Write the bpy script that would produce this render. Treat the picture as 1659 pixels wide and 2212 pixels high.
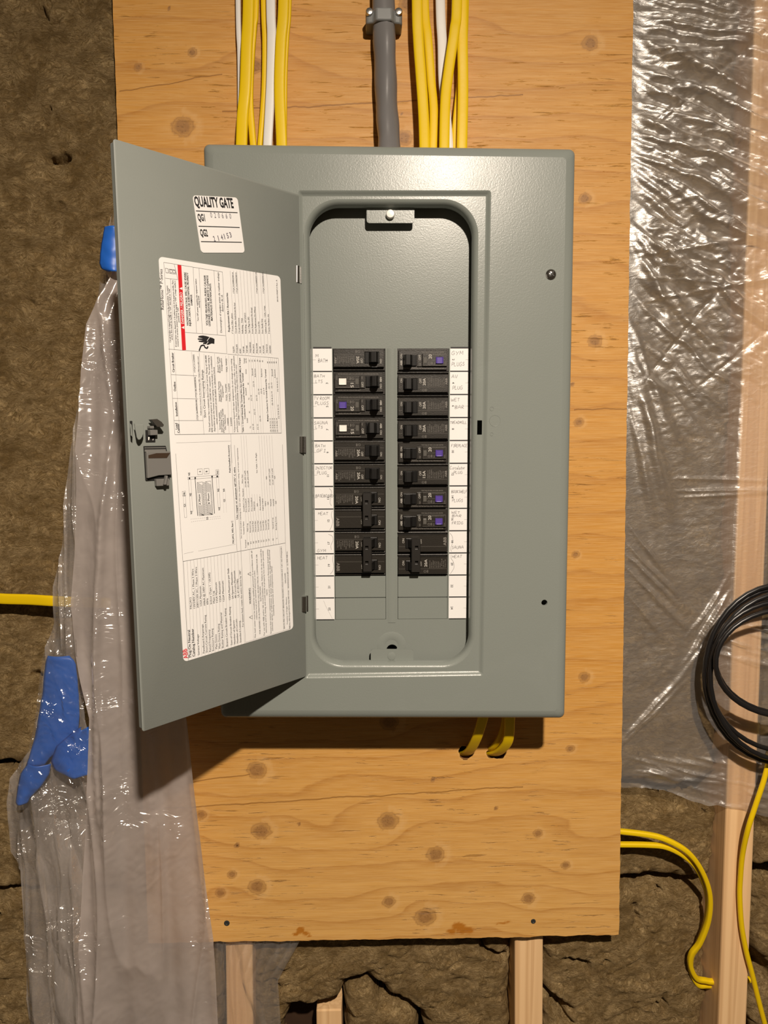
import bpy, bmesh, math, random
import numpy as np
from mathutils import Vector, Matrix
from mathutils.geometry import tessellate_polygon

scene = bpy.context.scene
for _o in list(bpy.data.objects):
    bpy.data.objects.remove(_o)
COL = scene.collection
random.seed(7)

# ------------------------------------------------------------------ camera
F_PX, IMG_W, IMG_H = 1534.0, 1659.0, 2212.0
CAM = np.array([-0.02311094, -0.86725294, 0.00146274])
YAW, PITCH, ROLL = 0.01868142, 0.09821535, -0.00318587


def cam_basis():
    cy, sy, cp, sp = math.cos(YAW), math.sin(YAW), math.cos(PITCH), math.sin(PITCH)
    fw = np.array([sy * cp, cy * cp, -sp])
    rt = np.array([cy, -sy, 0.0])
    up = np.cross(rt, fw)
    c, s = math.cos(ROLL), math.sin(ROLL)
    return c * rt + s * up, c * up - s * rt, fw


RT, UP, FW = cam_basis()
cam_data = bpy.data.cameras.new('camera')
cam_data.sensor_fit = 'HORIZONTAL'
cam_data.sensor_width = 36.0
cam_data.lens = 36.0 * F_PX / IMG_W
cam_data.clip_start = 0.02
cam_ob = bpy.data.objects.new('camera', cam_data)
COL.objects.link(cam_ob)
_m = Matrix.Identity(4)
for i in range(3):
    _m[i][0], _m[i][1], _m[i][2], _m[i][3] = RT[i], UP[i], -FW[i], CAM[i]
cam_ob.matrix_world = _m
scene.camera = cam_ob

# ------------------------------------------------------------------ light
world = bpy.data.worlds.new('room_ambience')
scene.world = world
world.use_nodes = True
_bg = world.node_tree.nodes['Background']
_bg.inputs[0].default_value = (1.0, 0.74, 0.48, 1)
_bg.inputs[1].default_value = 0.060

LAMP = (0.19, -1.36, 0.76)          # ceiling lamp behind and above the viewer
LAMP_COL = (1.0, 0.862, 0.715)


def add_lamp():
    a = bpy.data.lights.new('ceiling_lamp_disc', 'AREA')
    a.shape = 'DISK'
    a.size = 0.06
    a.energy = 48.0
    a.color = LAMP_COL
    o = bpy.data.objects.new('ceiling_lamp_disc', a)
    o.location = LAMP
    COL.objects.link(o)
    p = bpy.data.lights.new('ceiling_lamp_bulb', 'POINT')
    p.energy = 26.0
    p.shadow_soft_size = 0.03
    p.color = LAMP_COL
    o = bpy.data.objects.new('ceiling_lamp_bulb', p)
    o.location = LAMP
    COL.objects.link(o)


add_lamp()
scene.view_settings.view_transform = 'Standard'
scene.view_settings.look = 'None'
scene.view_settings.gamma = 1.0
scene.view_settings.use_curve_mapping = False
scene.view_settings.exposure = 0.0

# ------------------------------------------------------------------ measuring helpers
D = 0.098            # front of the panel cover stands this far off the board
Y_DF = -0.071        # dead front plane
Z_CELL, PITCH_CELL = 0.10450, 0.0254


def ray(x, y):
    return FW + RT * ((x - 829.5) / F_PX) - UP * ((y - 1106.0) / F_PX)


def at(x, y, Y):
    """point of the place on the vertical plane at depth Y"""
    d = ray(x, y)
    return CAM + d * ((Y - CAM[1]) / d[1])


HX, HY = -0.09572, -0.099
FX, FY = -0.23425, -0.240
DEX = np.array([FX - HX, FY - HY, 0.0]); DEX /= np.linalg.norm(DEX)
DN = np.cross(DEX, [0, 0, 1.0]); DN /= np.linalg.norm(DN)
if DN @ (CAM - np.array([HX, HY, 0])) < 0:
    DN = -DN
DP0 = np.array([HX, HY, 0.0])


def dp(x, y, h=0.0):
    """point h in front of the open door's inner face"""
    d = ray(x, y)
    o = DP0 + DN * h
    return CAM + d * (((o - CAM) @ DN) / (d @ DN))


def lin(r, g, b):
    def c(v):
        v /= 255.0
        return v / 12.92 if v <= 0.04045 else ((v + 0.055) / 1.055) ** 2.4
    return (c(r), c(g), c(b), 1.0)


# ------------------------------------------------------------------ noise
_rng = np.random.RandomState(3)
_PERM = np.concatenate([_rng.permutation(512)] * 3)
_GR = _rng.rand(512) * 2 * np.pi


def perlin(x, y, seed=0):
    x = np.asarray(x, float); y = np.asarray(y, float)
    xi = np.floor(x).astype(int); yi = np.floor(y).astype(int)
    xf = x - xi; yf = y - yi

    def g(ix, iy, dx, dy):
        h = _PERM[(_PERM[(ix + seed * 37) % 512] + iy) % 512]
        a = _GR[h]
        return np.cos(a) * dx + np.sin(a) * dy
    u = xf * xf * xf * (xf * (xf * 6 - 15) + 10)
    v = yf * yf * yf * (yf * (yf * 6 - 15) + 10)
    n00 = g(xi, yi, xf, yf); n10 = g(xi + 1, yi, xf - 1, yf)
    n01 = g(xi, yi + 1, xf, yf - 1); n11 = g(xi + 1, yi + 1, xf - 1, yf - 1)
    return (n00 * (1 - u) + n10 * u) * (1 - v) + (n01 * (1 - u) + n11 * u) * v


def fbm(x, y, o=4, seed=0, gain=0.5):
    r = 0; a = 1.0
    for i in range(o):
        r = r + a * perlin(x * 2 ** i, y * 2 ** i, seed + i)
        a *= gain
    return r


# ------------------------------------------------------------------ mesh helpers
def tag(o, label=None, cat=None, group=None, kind=None):
    if label: o['label'] = label
    if cat: o['category'] = cat
    if group: o['group'] = group
    if kind: o['kind'] = kind
    return o


ROOT = {}


def empty(name, loc, label=None, cat=None, group=None):
    o = bpy.data.objects.new(name, None)
    o.empty_display_size = 0.05
    o.location = Vector([float(c) for c in loc])
    COL.objects.link(o)
    ROOT[o] = np.array([float(c) for c in loc])
    return tag(o, label, cat, group)


class MB:
    def __init__(self):
        self.v = []; self.f = []; self.m = []

    def add(self, vs, fs, m=0):
        b = len(self.v)
        self.v.extend([tuple(map(float, p)) for p in vs])
        self.f.extend([tuple(i + b for i in f) for f in fs])
        self.m.extend([m] * len(fs))
        return self

    def box(self, x0, x1, y0, y1, z0, z1, m=0):
        vs = [(x, y, z) for x in (x0, x1) for y in (y0, y1) for z in (z0, z1)]
        return self.add(vs, [(0, 1, 3, 2), (4, 6, 7, 5), (0, 4, 5, 1), (2, 3, 7, 6), (0, 2, 6, 4), (1, 5, 7, 3)], m)

    def loft(self, rings, cap0=False, cap1=False, m=0, closed=True):
        n = len(rings[0]); vs = [p for r in rings for p in r]; fs = []
        for k in range(len(rings) - 1):
            for i in range(n if closed else n - 1):
                j = (i + 1) % n
                fs.append((k * n + i, k * n + j, (k + 1) * n + j, (k + 1) * n + i))
        if cap0: fs.append(tuple(range(n)))
        if cap1: fs.append(tuple((len(rings) - 1) * n + i for i in range(n)))
        return self.add(vs, fs, m)

    def flat(self, outer, holes, y, m=0):
        """flat face with holes; loops are (x,z) lists"""
        loops = [outer] + list(holes)
        tri = tessellate_polygon([[Vector((p[0], p[1], 0)) for p in l] for l in loops])
        pts = [p for l in loops for p in l]
        return self.add([(p[0], y, p[1]) for p in pts], [tuple(t) for t in tri], m)

    def plate(self, outer, holes, y0, y1, m=0):
        self.flat(outer, holes, y0, m); self.flat(outer, holes, y1, m)
        for l in [outer] + list(holes):
            self.loft([[(p[0], y0, p[1]) for p in l], [(p[0], y1, p[1]) for p in l]], m=m)
        return self

    def poly3(self, pts, off, m=0):
        """closed slab: polygon of 3D points and the same shifted by off"""
        a = [np.array(p, float) for p in pts]
        return self.loft([a, [p + off for p in a]], True, True, m)

    def tube(self, path, a, b=None, ang=0.0, n=12, cap=True, side=None, m=0, sq=2.0):
        """swept (super)ellipse; a half width along side vector, b half thickness"""
        P = np.array(path, float); N = len(P)
        if b is None: b = a
        A = np.broadcast_to(np.asarray(a, float), (N,)); B = np.broadcast_to(np.asarray(b, float), (N,))
        G = np.broadcast_to(np.asarray(ang, float), (N,))
        T = np.gradient(P, axis=0); T /= np.linalg.norm(T, axis=1)[:, None]
        S0 = np.array([1.0, 0, 0]) if side is None else np.array(side, float)
        rings = []
        prev = None
        for i in range(N):
            s = S0 if prev is None else prev
            s = s - T[i] * (s @ T[i]); s /= np.linalg.norm(s)
            if side is None or prev is None: prev = s
            prev = s
            o = np.cross(T[i], s)
            c, d = math.cos(G[i]), math.sin(G[i])
            ss = c * s + d * o; oo = c * o - d * s
            r = []
            for k in range(n):
                t = 2 * math.pi * k / n
                ct, st = math.cos(t), math.sin(t)
                x = A[i] * math.copysign(abs(ct) ** (2 / sq), ct); y = B[i] * math.copysign(abs(st) ** (2 / sq), st)
                r.append(P[i] + ss * x + oo * y)
            rings.append(r)
        return self.loft(rings, cap, cap, m)

    def lathe(self, c, prof, n=20, axis=(0, -1, 0), m=0, cap=True):
        """prof: list of (radius, height along axis)"""
        ax = np.array(axis, float); ax /= np.linalg.norm(ax)
        e1 = np.cross(ax, [0, 0, 1.0]) if abs(ax[2]) < 0.9 else np.cross(ax, [1.0, 0, 0])
        e1 /= np.linalg.norm(e1); e2 = np.cross(ax, e1); c = np.array(c, float)
        rings = [[c + ax * h + (e1 * math.cos(2 * math.pi * k / n) + e2 * math.sin(2 * math.pi * k / n)) * r for k in range(n)] for r, h in prof]
        return self.loft(rings, cap, cap, m)

    def build(self, name, mats, parent=None, smooth=None, origin=None, bevel=None, fix=True, label=None, cat=None, group=None, kind=None):
        me = bpy.data.meshes.new(name)
        if parent is not None:
            org = ROOT.get(parent, np.zeros(3))
        else:
            org = np.array(origin if origin is not None else np.mean(np.array(self.v), axis=0))
        V = np.array(self.v) - org
        me.from_pydata(V, [], self.f)
        if not isinstance(mats, (list, tuple)): mats = [mats]
        for mm in mats: me.materials.append(mm)
        if len(mats) > 1: me.polygons.foreach_set('material_index', self.m)
        if fix:
            bm = bmesh.new(); bm.from_mesh(me)
            bmesh.ops.recalc_face_normals(bm, faces=bm.faces)
            bm.to_mesh(me); bm.free()
        if smooth is not None:
            me.shade_smooth()
            me.set_sharp_from_angle(angle=math.radians(smooth))
        o = bpy.data.objects.new(name, me)
        COL.objects.link(o)
        if parent is not None:
            o.parent = parent
        else:
            o.location = Vector([float(c) for c in org])
        ROOT[o] = org
        if bevel:
            b = o.modifiers.new('soft_edge', 'BEVEL')
            b.width = bevel; b.segments = 2; b.limit_method = 'ANGLE'
        return tag(o, label, cat, group, kind)


def spline(pts, n=10):
    """Catmull-Rom through points"""
    P = np.array(pts, float)
    P = np.vstack([2 * P[0] - P[1], P, 2 * P[-1] - P[-2]])
    out = []
    for i in range(1, len(P) - 2):
        for k in range(n):
            t = k / n
            out.append(0.5 * (2 * P[i] + (P[i + 1] - P[i - 1]) * t + (2 * P[i - 1] - 5 * P[i] + 4 * P[i + 1] - P[i + 2]) * t * t + (3 * P[i] - P[i - 1] - 3 * P[i + 1] + P[i + 2]) * t ** 3))
    out.append(P[-2])
    return np.array(out)


def rrect(c, r, n=8):
    """rounded quad from corners TL,TR,BR,BL given as (x,z); same point count for any r"""
    c = [np.array(p, float) for p in c]; out = []
    rr = r if isinstance(r, (list, tuple)) else [r] * 4
    for i in range(4):
        p, a, b = c[i], c[i - 1], c[(i + 1) % 4]
        ua = (a - p) / np.linalg.norm(a - p); ub = (b - p) / np.linalg.norm(b - p)
        s, e = p + ua * rr[i], p + ub * rr[i]
        o = p + (ua + ub) * rr[i]
        for k in range(n + 1):
            t = k / n * math.pi / 2
            out.append(tuple(o - ub * rr[i] * math.cos(t) - ua * rr[i] * math.sin(t)))
    return out


def xz(x, y, Y):
    p = at(x, y, Y)
    return (p[0], p[2])


def inset(c, d):
    """shrink a TL,TR,BR,BL quad by d"""
    s = [(1, -1), (-1, -1), (-1, 1), (1, 1)]
    return [(p[0] + q[0] * d, p[1] + q[1] * d) for p, q in zip(c, s)]


def circle(c, r, n=16):
    return [(c[0] + r * math.cos(2 * math.pi * k / n), c[1] + r * math.sin(2 * math.pi * k / n)) for k in range(n)]


# ------------------------------------------------------------------ text
_TXT = {}
_fc = bpy.data.curves.new('lettering', 'FONT')
_fo = bpy.data.objects.new('lettering', _fc)


def text2d(s, bold=False):
    k = (s, bold)
    if k not in _TXT:
        _fc.body = s; _fc.size = 1.0; _fc.resolution_u = 2
        _fc.offset = 0.034 if bold == 2 else (0.016 if bold else 0.0)
        me = bpy.data.meshes.new_from_object(_fo)
        V = np.array([v.co[:2] for v in me.vertices]).reshape(-1, 2)
        Fc = [tuple(p.vertices) for p in me.polygons]
        bpy.data.meshes.remove(me)
        _TXT[k] = (V, Fc)
    return _TXT[k]


_CAP = None


def put_text(mb, s, p0, du, dv, width=None, cap=None, bold=False, m=0, centre=False):
    """letter s onto a plane from p0 along du (baseline) with letter tops towards dv"""
    global _CAP
    if _CAP is None:
        _CAP = text2d('H')[0][:, 1].max()
    V, Fc = text2d(s, bold)
    if not len(V): return
    x0, x1 = V[:, 0].min(), V[:, 0].max()
    sy = cap / _CAP if cap else (width / (x1 - x0))
    sx = width / (x1 - x0) if width else sy
    p0 = np.array(p0, float)
    if centre: p0 = p0 - du * (x1 - x0) * sx / 2 - dv * cap / 2
    mb.add([p0 + du * ((v[0] - x0) * sx) + dv * (v[1] * sy) for v in V], Fc, m)


def put_line(mb, a, b, w, n, m=0):
    a = np.array(a, float); b = np.array(b, float)
    t = b - a; t /= np.linalg.norm(t)
    s = np.cross(t, n); s *= w / 2 / np.linalg.norm(s)
    mb.add([a + s, b + s, b - s, a - s], [(0, 1, 2, 3)], m)


def put_stroke(mb, pts, w, n, m=0):
    P = np.array(pts, float)
    if len(P) < 2: return
    T = np.gradient(P, axis=0)
    T /= np.linalg.norm(T, axis=1)[:, None] + 1e-12
    S = np.cross(T, n) * (w / 2)
    N = len(P)
    mb.add(list(P + S) + list(P - S), [(i, i + 1, N + i + 1, N + i) for i in range(N - 1)], m)


# ------------------------------------------------------------------ materials
class NT:
    def __init__(self, name):
        self.mat = bpy.data.materials.new(name)
        self.mat.use_nodes = True
        self.t = self.mat.node_tree
        self.t.nodes.clear()
        self.out = self.t.nodes.new('ShaderNodeOutputMaterial')

    def n(self, kind, **kw):
        nd = self.t.nodes.new('ShaderNode' + kind)
        for k, v in kw.items():
            if k.startswith('i_'):
                key = k[2:]
                self.put(nd.inputs[int(key) if key.isdigit() else key.replace('_', ' ')], v)
            else:
                setattr(nd, k, v)
        return nd

    def put(self, sock, v):
        if isinstance(v, bpy.types.NodeSocket): self.t.links.new(v, sock)
        elif isinstance(v, bpy.types.Node): self.t.links.new(v.outputs[0], sock)
        else: sock.default_value = v

    def math(self, op, a, b=None, c=None, clamp=False):
        nd = self.n('Math', operation=op, use_clamp=clamp)
        self.put(nd.inputs[0], a)
        if b is not None: self.put(nd.inputs[1], b)
        if c is not None: self.put(nd.inputs[2], c)
        return nd.outputs[0]

    def mix(self, f, a, b, blend='MIX'):
        nd = self.n('Mix', data_type='RGBA', blend_type=blend)
        self.put(nd.inputs[0], f); self.put(nd.inputs[6], a); self.put(nd.inputs[7], b)
        return nd.outputs[2]

    def ramp(self, f, stops, interp='LINEAR'):
        nd = self.n('ValToRGB')
        cr = nd.color_ramp; cr.interpolation = interp
        while len(cr.elements) < len(stops): cr.elements.new(0.5)
        for e, (p, c) in zip(cr.elements, stops):
            e.position = p
            e.color = c if len(c) == 4 else (c[0], c[0], c[0], 1)
        self.put(nd.inputs[0], f)
        return nd.outputs[0]

    def obj(self, scale=(1, 1, 1), rot=(0, 0, 0)):
        tc = self.n('TexCoord'); mp = self.n('Mapping')
        self.put(mp.inputs[0], tc.outputs['Object'])
        mp.inputs[2].default_value = rot
        mp.inputs[3].default_value = scale
        return mp.outputs[0]

    def noise(self, vec, scale=1.0, detail=2.0, rough=0.5, dist=0.0):
        nd = self.n('TexNoise')
        self.put(nd.inputs['Vector'], vec)
        nd.inputs['Scale'].default_value = scale; nd.inputs['Detail'].default_value = detail
        nd.inputs['Roughness'].default_value = rough; nd.inputs['Distortion'].default_value = dist
        return nd.outputs[0]

    def bump(self, h, strength=0.3, dist=0.001, normal=None):
        nd = self.n('Bump')
        nd.inputs['Strength'].default_value = strength; nd.inputs['Distance'].default_value = dist
        self.put(nd.inputs['Height'], h)
        if normal is not None: self.put(nd.inputs['Normal'], normal)
        return nd.outputs[0]

    def principled(self, col, rough=0.5, metal=0.0, spec=0.5, normal=None, coat=0.0, coat_rough=0.1):
        p = self.n('BsdfPrincipled')
        self.put(p.inputs['Base Color'], col); self.put(p.inputs['Roughness'], rough)
        self.put(p.inputs['Metallic'], metal); self.put(p.inputs['Specular IOR Level'], spec)
        if coat: p.inputs['Coat Weight'].default_value = coat; p.inputs['Coat Roughness'].default_value = coat_rough
        if normal is not None: self.put(p.inputs['Normal'], normal)
        self.t.links.new(p.outputs[0], self.out.inputs[0])
        return self.mat


def plain(name, col, rough=0.5, metal=0.0, spec=0.5, bump=0.0, bscale=800.0, vary=0.06):
    t = NT(name)
    v = t.obj()
    n1 = t.noise(v, 60.0, 3.0)
    c = t.mix(t.math('MULTIPLY', n1, vary * 2), col, (col[0] * 0.6, col[1] * 0.6, col[2] * 0.6, 1))
    nm = t.bump(t.noise(v, bscale, 2.0), bump, 0.0006) if bump else None
    return t.principled(c, rough, metal, spec, nm)


def mat_paint():
    t = NT('grey_enclosure_paint')
    v = t.obj()
    peel = t.noise(t.obj((1, 1, 1)), 620.0, 1.5, 0.45, 0.6)
    smear = t.ramp(t.noise(v, 9.0, 5.0, 0.62, 0.8), [(0.55, (0,)), (0.8, (1,))])
    col = t.mix(t.math('MULTIPLY', smear, 0.10), (0.215, 0.236, 0.216, 1), (0.34, 0.36, 0.34, 1))
    rough = t.math('MULTIPLY_ADD', t.noise(v, 14.0, 3.0), 0.08, 0.24)
    return t.principled(col, rough, 0.0, 0.27, t.bump(peel, 0.15, 0.0005))


def mat_door():
    t = NT('grey_door_paint')
    v = t.obj()
    col = t.mix(t.noise(v, 25.0, 3.0), (0.215, 0.234, 0.216, 1), (0.235, 0.25, 0.23, 1))
    return t.principled(col, 0.5, 0.0, 0.35, t.bump(t.noise(v, 700.0, 1.5), 0.12, 0.0004))


def mat_ply():
    t = NT('plywood_face_veneer')
    ph = t.n('Attribute', attribute_name='phase').outputs['Fac']
    kn = t.n('Attribute', attribute_name='knot').outputs['Fac']
    ha = t.n('Attribute', attribute_name='halo').outputs['Fac']
    st = t.n('Attribute', attribute_name='stain').outputs['Fac']
    pale = t.n('Attribute', attribute_name='pale').outputs['Fac']
    wob = t.noise(t.obj((16, 1, 60)), 1.0, 4.0, 0.6)
    phw = t.math('ADD', ph, t.math('MULTIPLY_ADD', wob, 0.34, -0.17))
    ring = t.ramp(t.math('FRACT', phw), [(0.0, (0.10,)), (0.45, (0.05,)), (0.80, (0.34,)), (0.955, (1.0,)), (1.0, (0.08,))])
    streak = t.noise(t.obj((7, 1, 190)), 1.0, 5.0, 0.72)
    fine = t.noise(t.obj((26, 1, 800)), 1.0, 4.0, 0.65)
    blot = t.noise(t.obj((7, 1, 16)), 1.0, 3.0, 0.5)
    base = t.mix(blot, (0.665, 0.340, 0.074, 1), (0.565, 0.260, 0.042, 1))
    base = t.mix(pale, base, (0.72, 0.420, 0.130, 1))
    base = t.mix(t.math('MULTIPLY', ring, 0.60), base, (0.38, 0.145, 0.020, 1))
    base = t.mix(t.ramp(streak, [(0.36, (0.0,)), (0.70, (0.50,))]), base, (0.42, 0.185, 0.035, 1))
    base = t.mix(t.ramp(fine, [(0.32, (0.34,)), (0.60, (0.0,))]), base, (0.80, 0.53, 0.23, 1))
    # short checks along the grain
    chk = t.noise(t.obj((24, 1, 300)), 1.0, 4.0, 0.6, 0.5)
    msk = t.ramp(t.noise(t.obj((9, 1, 13)), 1.0, 3.0, 0.6), [(0.44, (0.0,)), (0.56, (1.0,))])
    crack = t.math('MULTIPLY', t.ramp(chk, [(0.61, (0.0,)), (0.70, (0.9,))]), msk, clamp=True)
    # long splits
    sep = t.n('SeparateXYZ'); t.put(sep.inputs[0], t.obj())
    X, Z = sep.outputs[0], sep.outputs[2]
    wn = t.math('MULTIPLY_ADD', t.noise(t.obj((30, 1, 2)), 1.0, 3.0), 0.008, -0.004)
    tot = crack
    for (ax, az), (bx, bz), w in PLY_SPLITS:
        sl = (bz - az) / (bx - ax)
        dz = t.math('ABSOLUTE', t.math('ADD', t.math('SUBTRACT', t.math('SUBTRACT', Z, az), t.math('MULTIPLY', t.math('SUBTRACT', X, ax), sl)), wn))
        on = t.math('LESS_THAN', dz, w)
        on = t.math('MULTIPLY', on, t.math('GREATER_THAN', X, ax))
        on = t.math('MULTIPLY', on, t.math('LESS_THAN', X, bx))
        tot = t.math('MAXIMUM', tot, on)
    base = t.mix(t.math('MULTIPLY', tot, 0.62), base, (0.20, 0.075, 0.012, 1))
    base = t.mix(t.math('MULTIPLY', ha, 0.30), base, (0.74, 0.48, 0.22, 1))
    kc = t.mix(t.noise(t.obj((1, 1, 1.6)), 130.0, 3.0, 0.6), (0.20, 0.088, 0.026, 1), (0.42, 0.22, 0.080, 1))
    kc = t.mix(t.ramp(kn, [(0.88, (0,)), (0.99, (1,))]), kc, (0.05, 0.02, 0.006, 1))
    kc = t.mix(t.ramp(t.noise(t.obj((1, 1, 1)), 420.0, 3.0, 0.7), [(0.57, (0,)), (0.64, (0.75,))]), kc, (0.085, 0.034, 0.010, 1))
    base = t.mix(t.ramp(kn, [(0.0, (0,)), (0.09, (0.58,)), (0.22, (0.40,)), (0.48, (0.86,))]), base, kc)
    base = t.mix(t.math('MULTIPLY', st, 0.92), base, (0.42, 0.145, 0.008, 1))
    h = t.math('SUBTRACT', t.math('MULTIPLY_ADD', streak, 0.35, t.math('MULTIPLY', fine, 0.22)), t.math('MULTIPLY', tot, 1.1))
    rough = t.math('MULTIPLY_ADD', streak, 0.2, 0.42)
    return t.principled(base, rough, 0.0, 0.35, t.bump(h, 0.7, 0.0010))


def mat_lumber(name, dark=False):
    t = NT(name)
    v = t.obj((95, 95, 2.2))
    g = t.noise(v, 1.0, 4.0, 0.55, 0.5)
    ring = t.ramp(t.noise(t.obj((48, 48, 0.9)), 1.0, 2.0, 0.5), [(0.36, (0,)), (0.48, (0.75,)), (0.52, (0.05,)), (0.62, (0.5,)), (0.66, (0,))])
    c = t.mix(g, (0.88, 0.61, 0.34, 1), (0.79, 0.505, 0.25, 1))
    c = t.mix(t.math('MULTIPLY', ring, 0.6), c, (0.47, 0.25, 0.10, 1))
    return t.principled(c, 0.6, 0.0, 0.3, t.bump(g, 0.2, 0.0006))


def mat_wool():
    t = NT('stone_wool')
    v = t.obj()
    warp = t.n('TexNoise'); t.put(warp.inputs['Vector'], v); warp.inputs['Scale'].default_value = 26.0; warp.inputs['Detail'].default_value = 3.0
    vm = t.n('VectorMath', operation='SCALE'); t.put(vm.inputs[0], warp.outputs['Color']); vm.inputs['Scale'].default_value = 0.045
    va = t.n('VectorMath', operation='ADD'); t.put(va.inputs[0], v); t.put(va.inputs[1], vm.outputs[0])
    mp = t.n('Mapping'); t.put(mp.inputs[0], va.outputs[0]); mp.inputs[2].default_value = (0, 0.5, 0); mp.inputs[3].default_value = (1.0, 1.0, 3.4)
    fib = t.noise(mp.outputs[0], 150.0, 8.0, 0.80, 1.1)
    mp2 = t.n('Mapping'); t.put(mp2.inputs[0], va.outputs[0]); mp2.inputs[2].default_value = (0, -0.6, 0); mp2.inputs[3].default_value = (1.0, 1.0, 5.0)
    fib2 = t.noise(mp2.outputs[0], 260.0, 6.0, 0.78, 1.3)
    clump = t.noise(va.outputs[0], 38.0, 5.0, 0.65)
    hgt = t.math('ADD', t.math('MULTIPLY', fib, 0.7), t.math('MULTIPLY_ADD', fib2, 0.45, t.math('MULTIPLY', clump, 0.9)))
    c = t.ramp(fib, [(0.33, (0.105, 0.060, 0.016, 1)), (0.47, (0.345, 0.232, 0.100, 1)), (0.64, (0.66, 0.48, 0.245, 1))])
    c = t.mix(t.ramp(clump, [(0.36, (0.75,)), (0.58, (0,))]), c, (0.19, 0.115, 0.036, 1))
    c = t.mix(t.ramp(fib2, [(0.56, (0,)), (0.70, (0.6,))]), c, (0.72, 0.56, 0.33, 1))
    return t.principled(c, 0.85, 0.0, 0.15, t.bump(hgt, 1.0, 0.0046))


def mat_film(name, haze, gloss, rough, tint=(0.80, 0.76, 0.74, 1), crinkle=0.5, scale=(1, 1, 1), fscale=140.0, sharp=0.0, cscale=20.0, stretch=2.2, cover=0.5):
    t = NT(name)
    v = t.obj(scale)
    n1 = t.noise(v, fscale, 3.0, 0.55, 0.8)
    if sharp:
        rd = t.math('ABSOLUTE', t.math('SUBTRACT', t.noise(t.obj((1.0, 1, stretch), (0, 0.75, 0)), cscale, 3.0, 0.55, 0.9), 0.5))
        mk = t.ramp(t.noise(t.obj(), 9.0, 2.0), [(cover - 0.06, (0.03,)), (cover + 0.08, (1,))])
        n1 = t.math('ADD', t.math('MULTIPLY', n1, 0.25), t.math('MULTIPLY', t.math('MULTIPLY', rd, mk), sharp))
    nm = t.bump(n1, crinkle, 0.0022)
    tr = t.n('BsdfTransparent'); tr.inputs[0].default_value = (0.97, 0.96, 0.95, 1)
    df = t.n('BsdfDiffuse'); df.inputs[0].default_value = tint
    if not sharp: t.put(df.inputs['Normal'], nm)
    tl = t.n('BsdfTranslucent'); tl.inputs[0].default_value = tint
    ds = t.n('MixShader'); ds.inputs[0].default_value = 0.35
    t.put(ds.inputs[1], df); t.put(ds.inputs[2], tl)
    a = t.n('MixShader')
    cloud = t.noise(t.obj(), 22.0, 3.0)
    t.put(a.inputs[0], t.math('MULTIPLY', t.math('MULTIPLY_ADD', cloud, 0.7, 0.65), haze, clamp=True))
    t.put(a.inputs[1], tr); t.put(a.inputs[2], ds)
    gl = t.n('BsdfGlossy'); gl.inputs[0].default_value = (1, 0.99, 0.97, 1); gl.inputs['Roughness'].default_value = rough
    t.put(gl.inputs['Normal'], nm)
    fr = t.n('LayerWeight'); fr.inputs[0].default_value = 0.5
    f5 = t.math('POWER', fr.outputs['Facing'], 5.0)
    b = t.n('MixShader'); t.put(b.inputs[0], t.math('MULTIPLY', t.math('MULTIPLY_ADD', f5, 0.5, 0.04), gloss, clamp=True))
    t.put(b.inputs[1], a); t.put(b.inputs[2], gl)
    t.t.links.new(b.outputs[0], t.out.inputs[0])
    return t.mat


PLY_ORG = np.array([0.0, 0.0, -0.08])


def _ps(a, b, w):
    p, q = at(*a, 0) - PLY_ORG, at(*b, 0) - PLY_ORG
    return ((p[0], p[2]), (q[0], q[2]), w)


PLY_SPLITS = [_ps((258, 198), (480, 160), 0.0006), _ps((480, 240), (812, 222), 0.0008), (_ps((805, 222), (1130, 204), 0.0007)), _ps((330, 1748), (1130, 1699), 0.0008),
              _ps((1240, 887), (1360, 881), 0.0007), _ps((400, 1690), (540, 1672), 0.0007)]

PAINT = mat_paint(); DOORP = mat_door(); PLY = mat_ply(); WOOL = mat_wool()
LUMBER = mat_lumber('spruce_lumber')
PLYEDGE = plain('plywood_edge', (0.30, 0.15, 0.05, 1), 0.8, vary=0.5)
YELLOW = plain('yellow_cable_jacket', (0.80, 0.55, 0.004, 1), 0.36, spec=0.32, bump=0.10, bscale=160.0)
WHITEC = plain('white_cable_jacket', (0.78, 0.77, 0.74, 1), 0.4, bump=0.08, bscale=160.0)
GREYC = plain('grey_cable_jacket', (0.17, 0.165, 0.165, 1), 0.27, bump=0.25, bscale=60.0)
CLAMPM = plain('grey_clamp_plastic', (0.21, 0.22, 0.22, 1), 0.35)
BLACKC = plain('black_cable_jacket', (0.011, 0.010, 0.010, 1), 0.33)
BREAK = plain('black_breaker_plastic', (0.022, 0.019, 0.015, 1), 0.33, spec=0.5, bump=0.15, bscale=900.0, vary=0.15)
TOGGLE = plain('black_toggle_plastic', (0.0055, 0.005, 0.0045, 1), 0.38)
INKB = plain('breaker_print', (0.20, 0.185, 0.165, 1), 0.6)
INKW = plain('breaker_bright_print', (0.46, 0.44, 0.40, 1), 0.6)
PURPLE = plain('purple_button', (0.085, 0.050, 0.30, 1), 0.35)
WHITEB = plain('white_button', (0.85, 0.83, 0.78, 1), 0.35)
PAPER = plain('label_paper', (0.83, 0.82, 0.81, 1), 0.45, spec=0.4, vary=0.03)
INK = plain('black_print', (0.012, 0.011, 0.012, 1), 0.6)
INKGREY = plain('grey_print', (0.12, 0.115, 0.115, 1), 0.6)
PENCIL = plain('pencil_writing', (0.15, 0.14, 0.14, 1), 0.7)
STAMP = plain('stamp_ink', (0.16, 0.145, 0.17, 1), 0.7)
REDP = plain('red_print', (0.66, 0.012, 0.020, 1), 0.5)
STEEL = plain('zinc_steel', (0.55, 0.54, 0.52, 1), 0.22, metal=1.0, vary=0.2)
DARKM = plain('dark_recess', (0.006, 0.005, 0.004, 1), 0.8)
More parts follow.
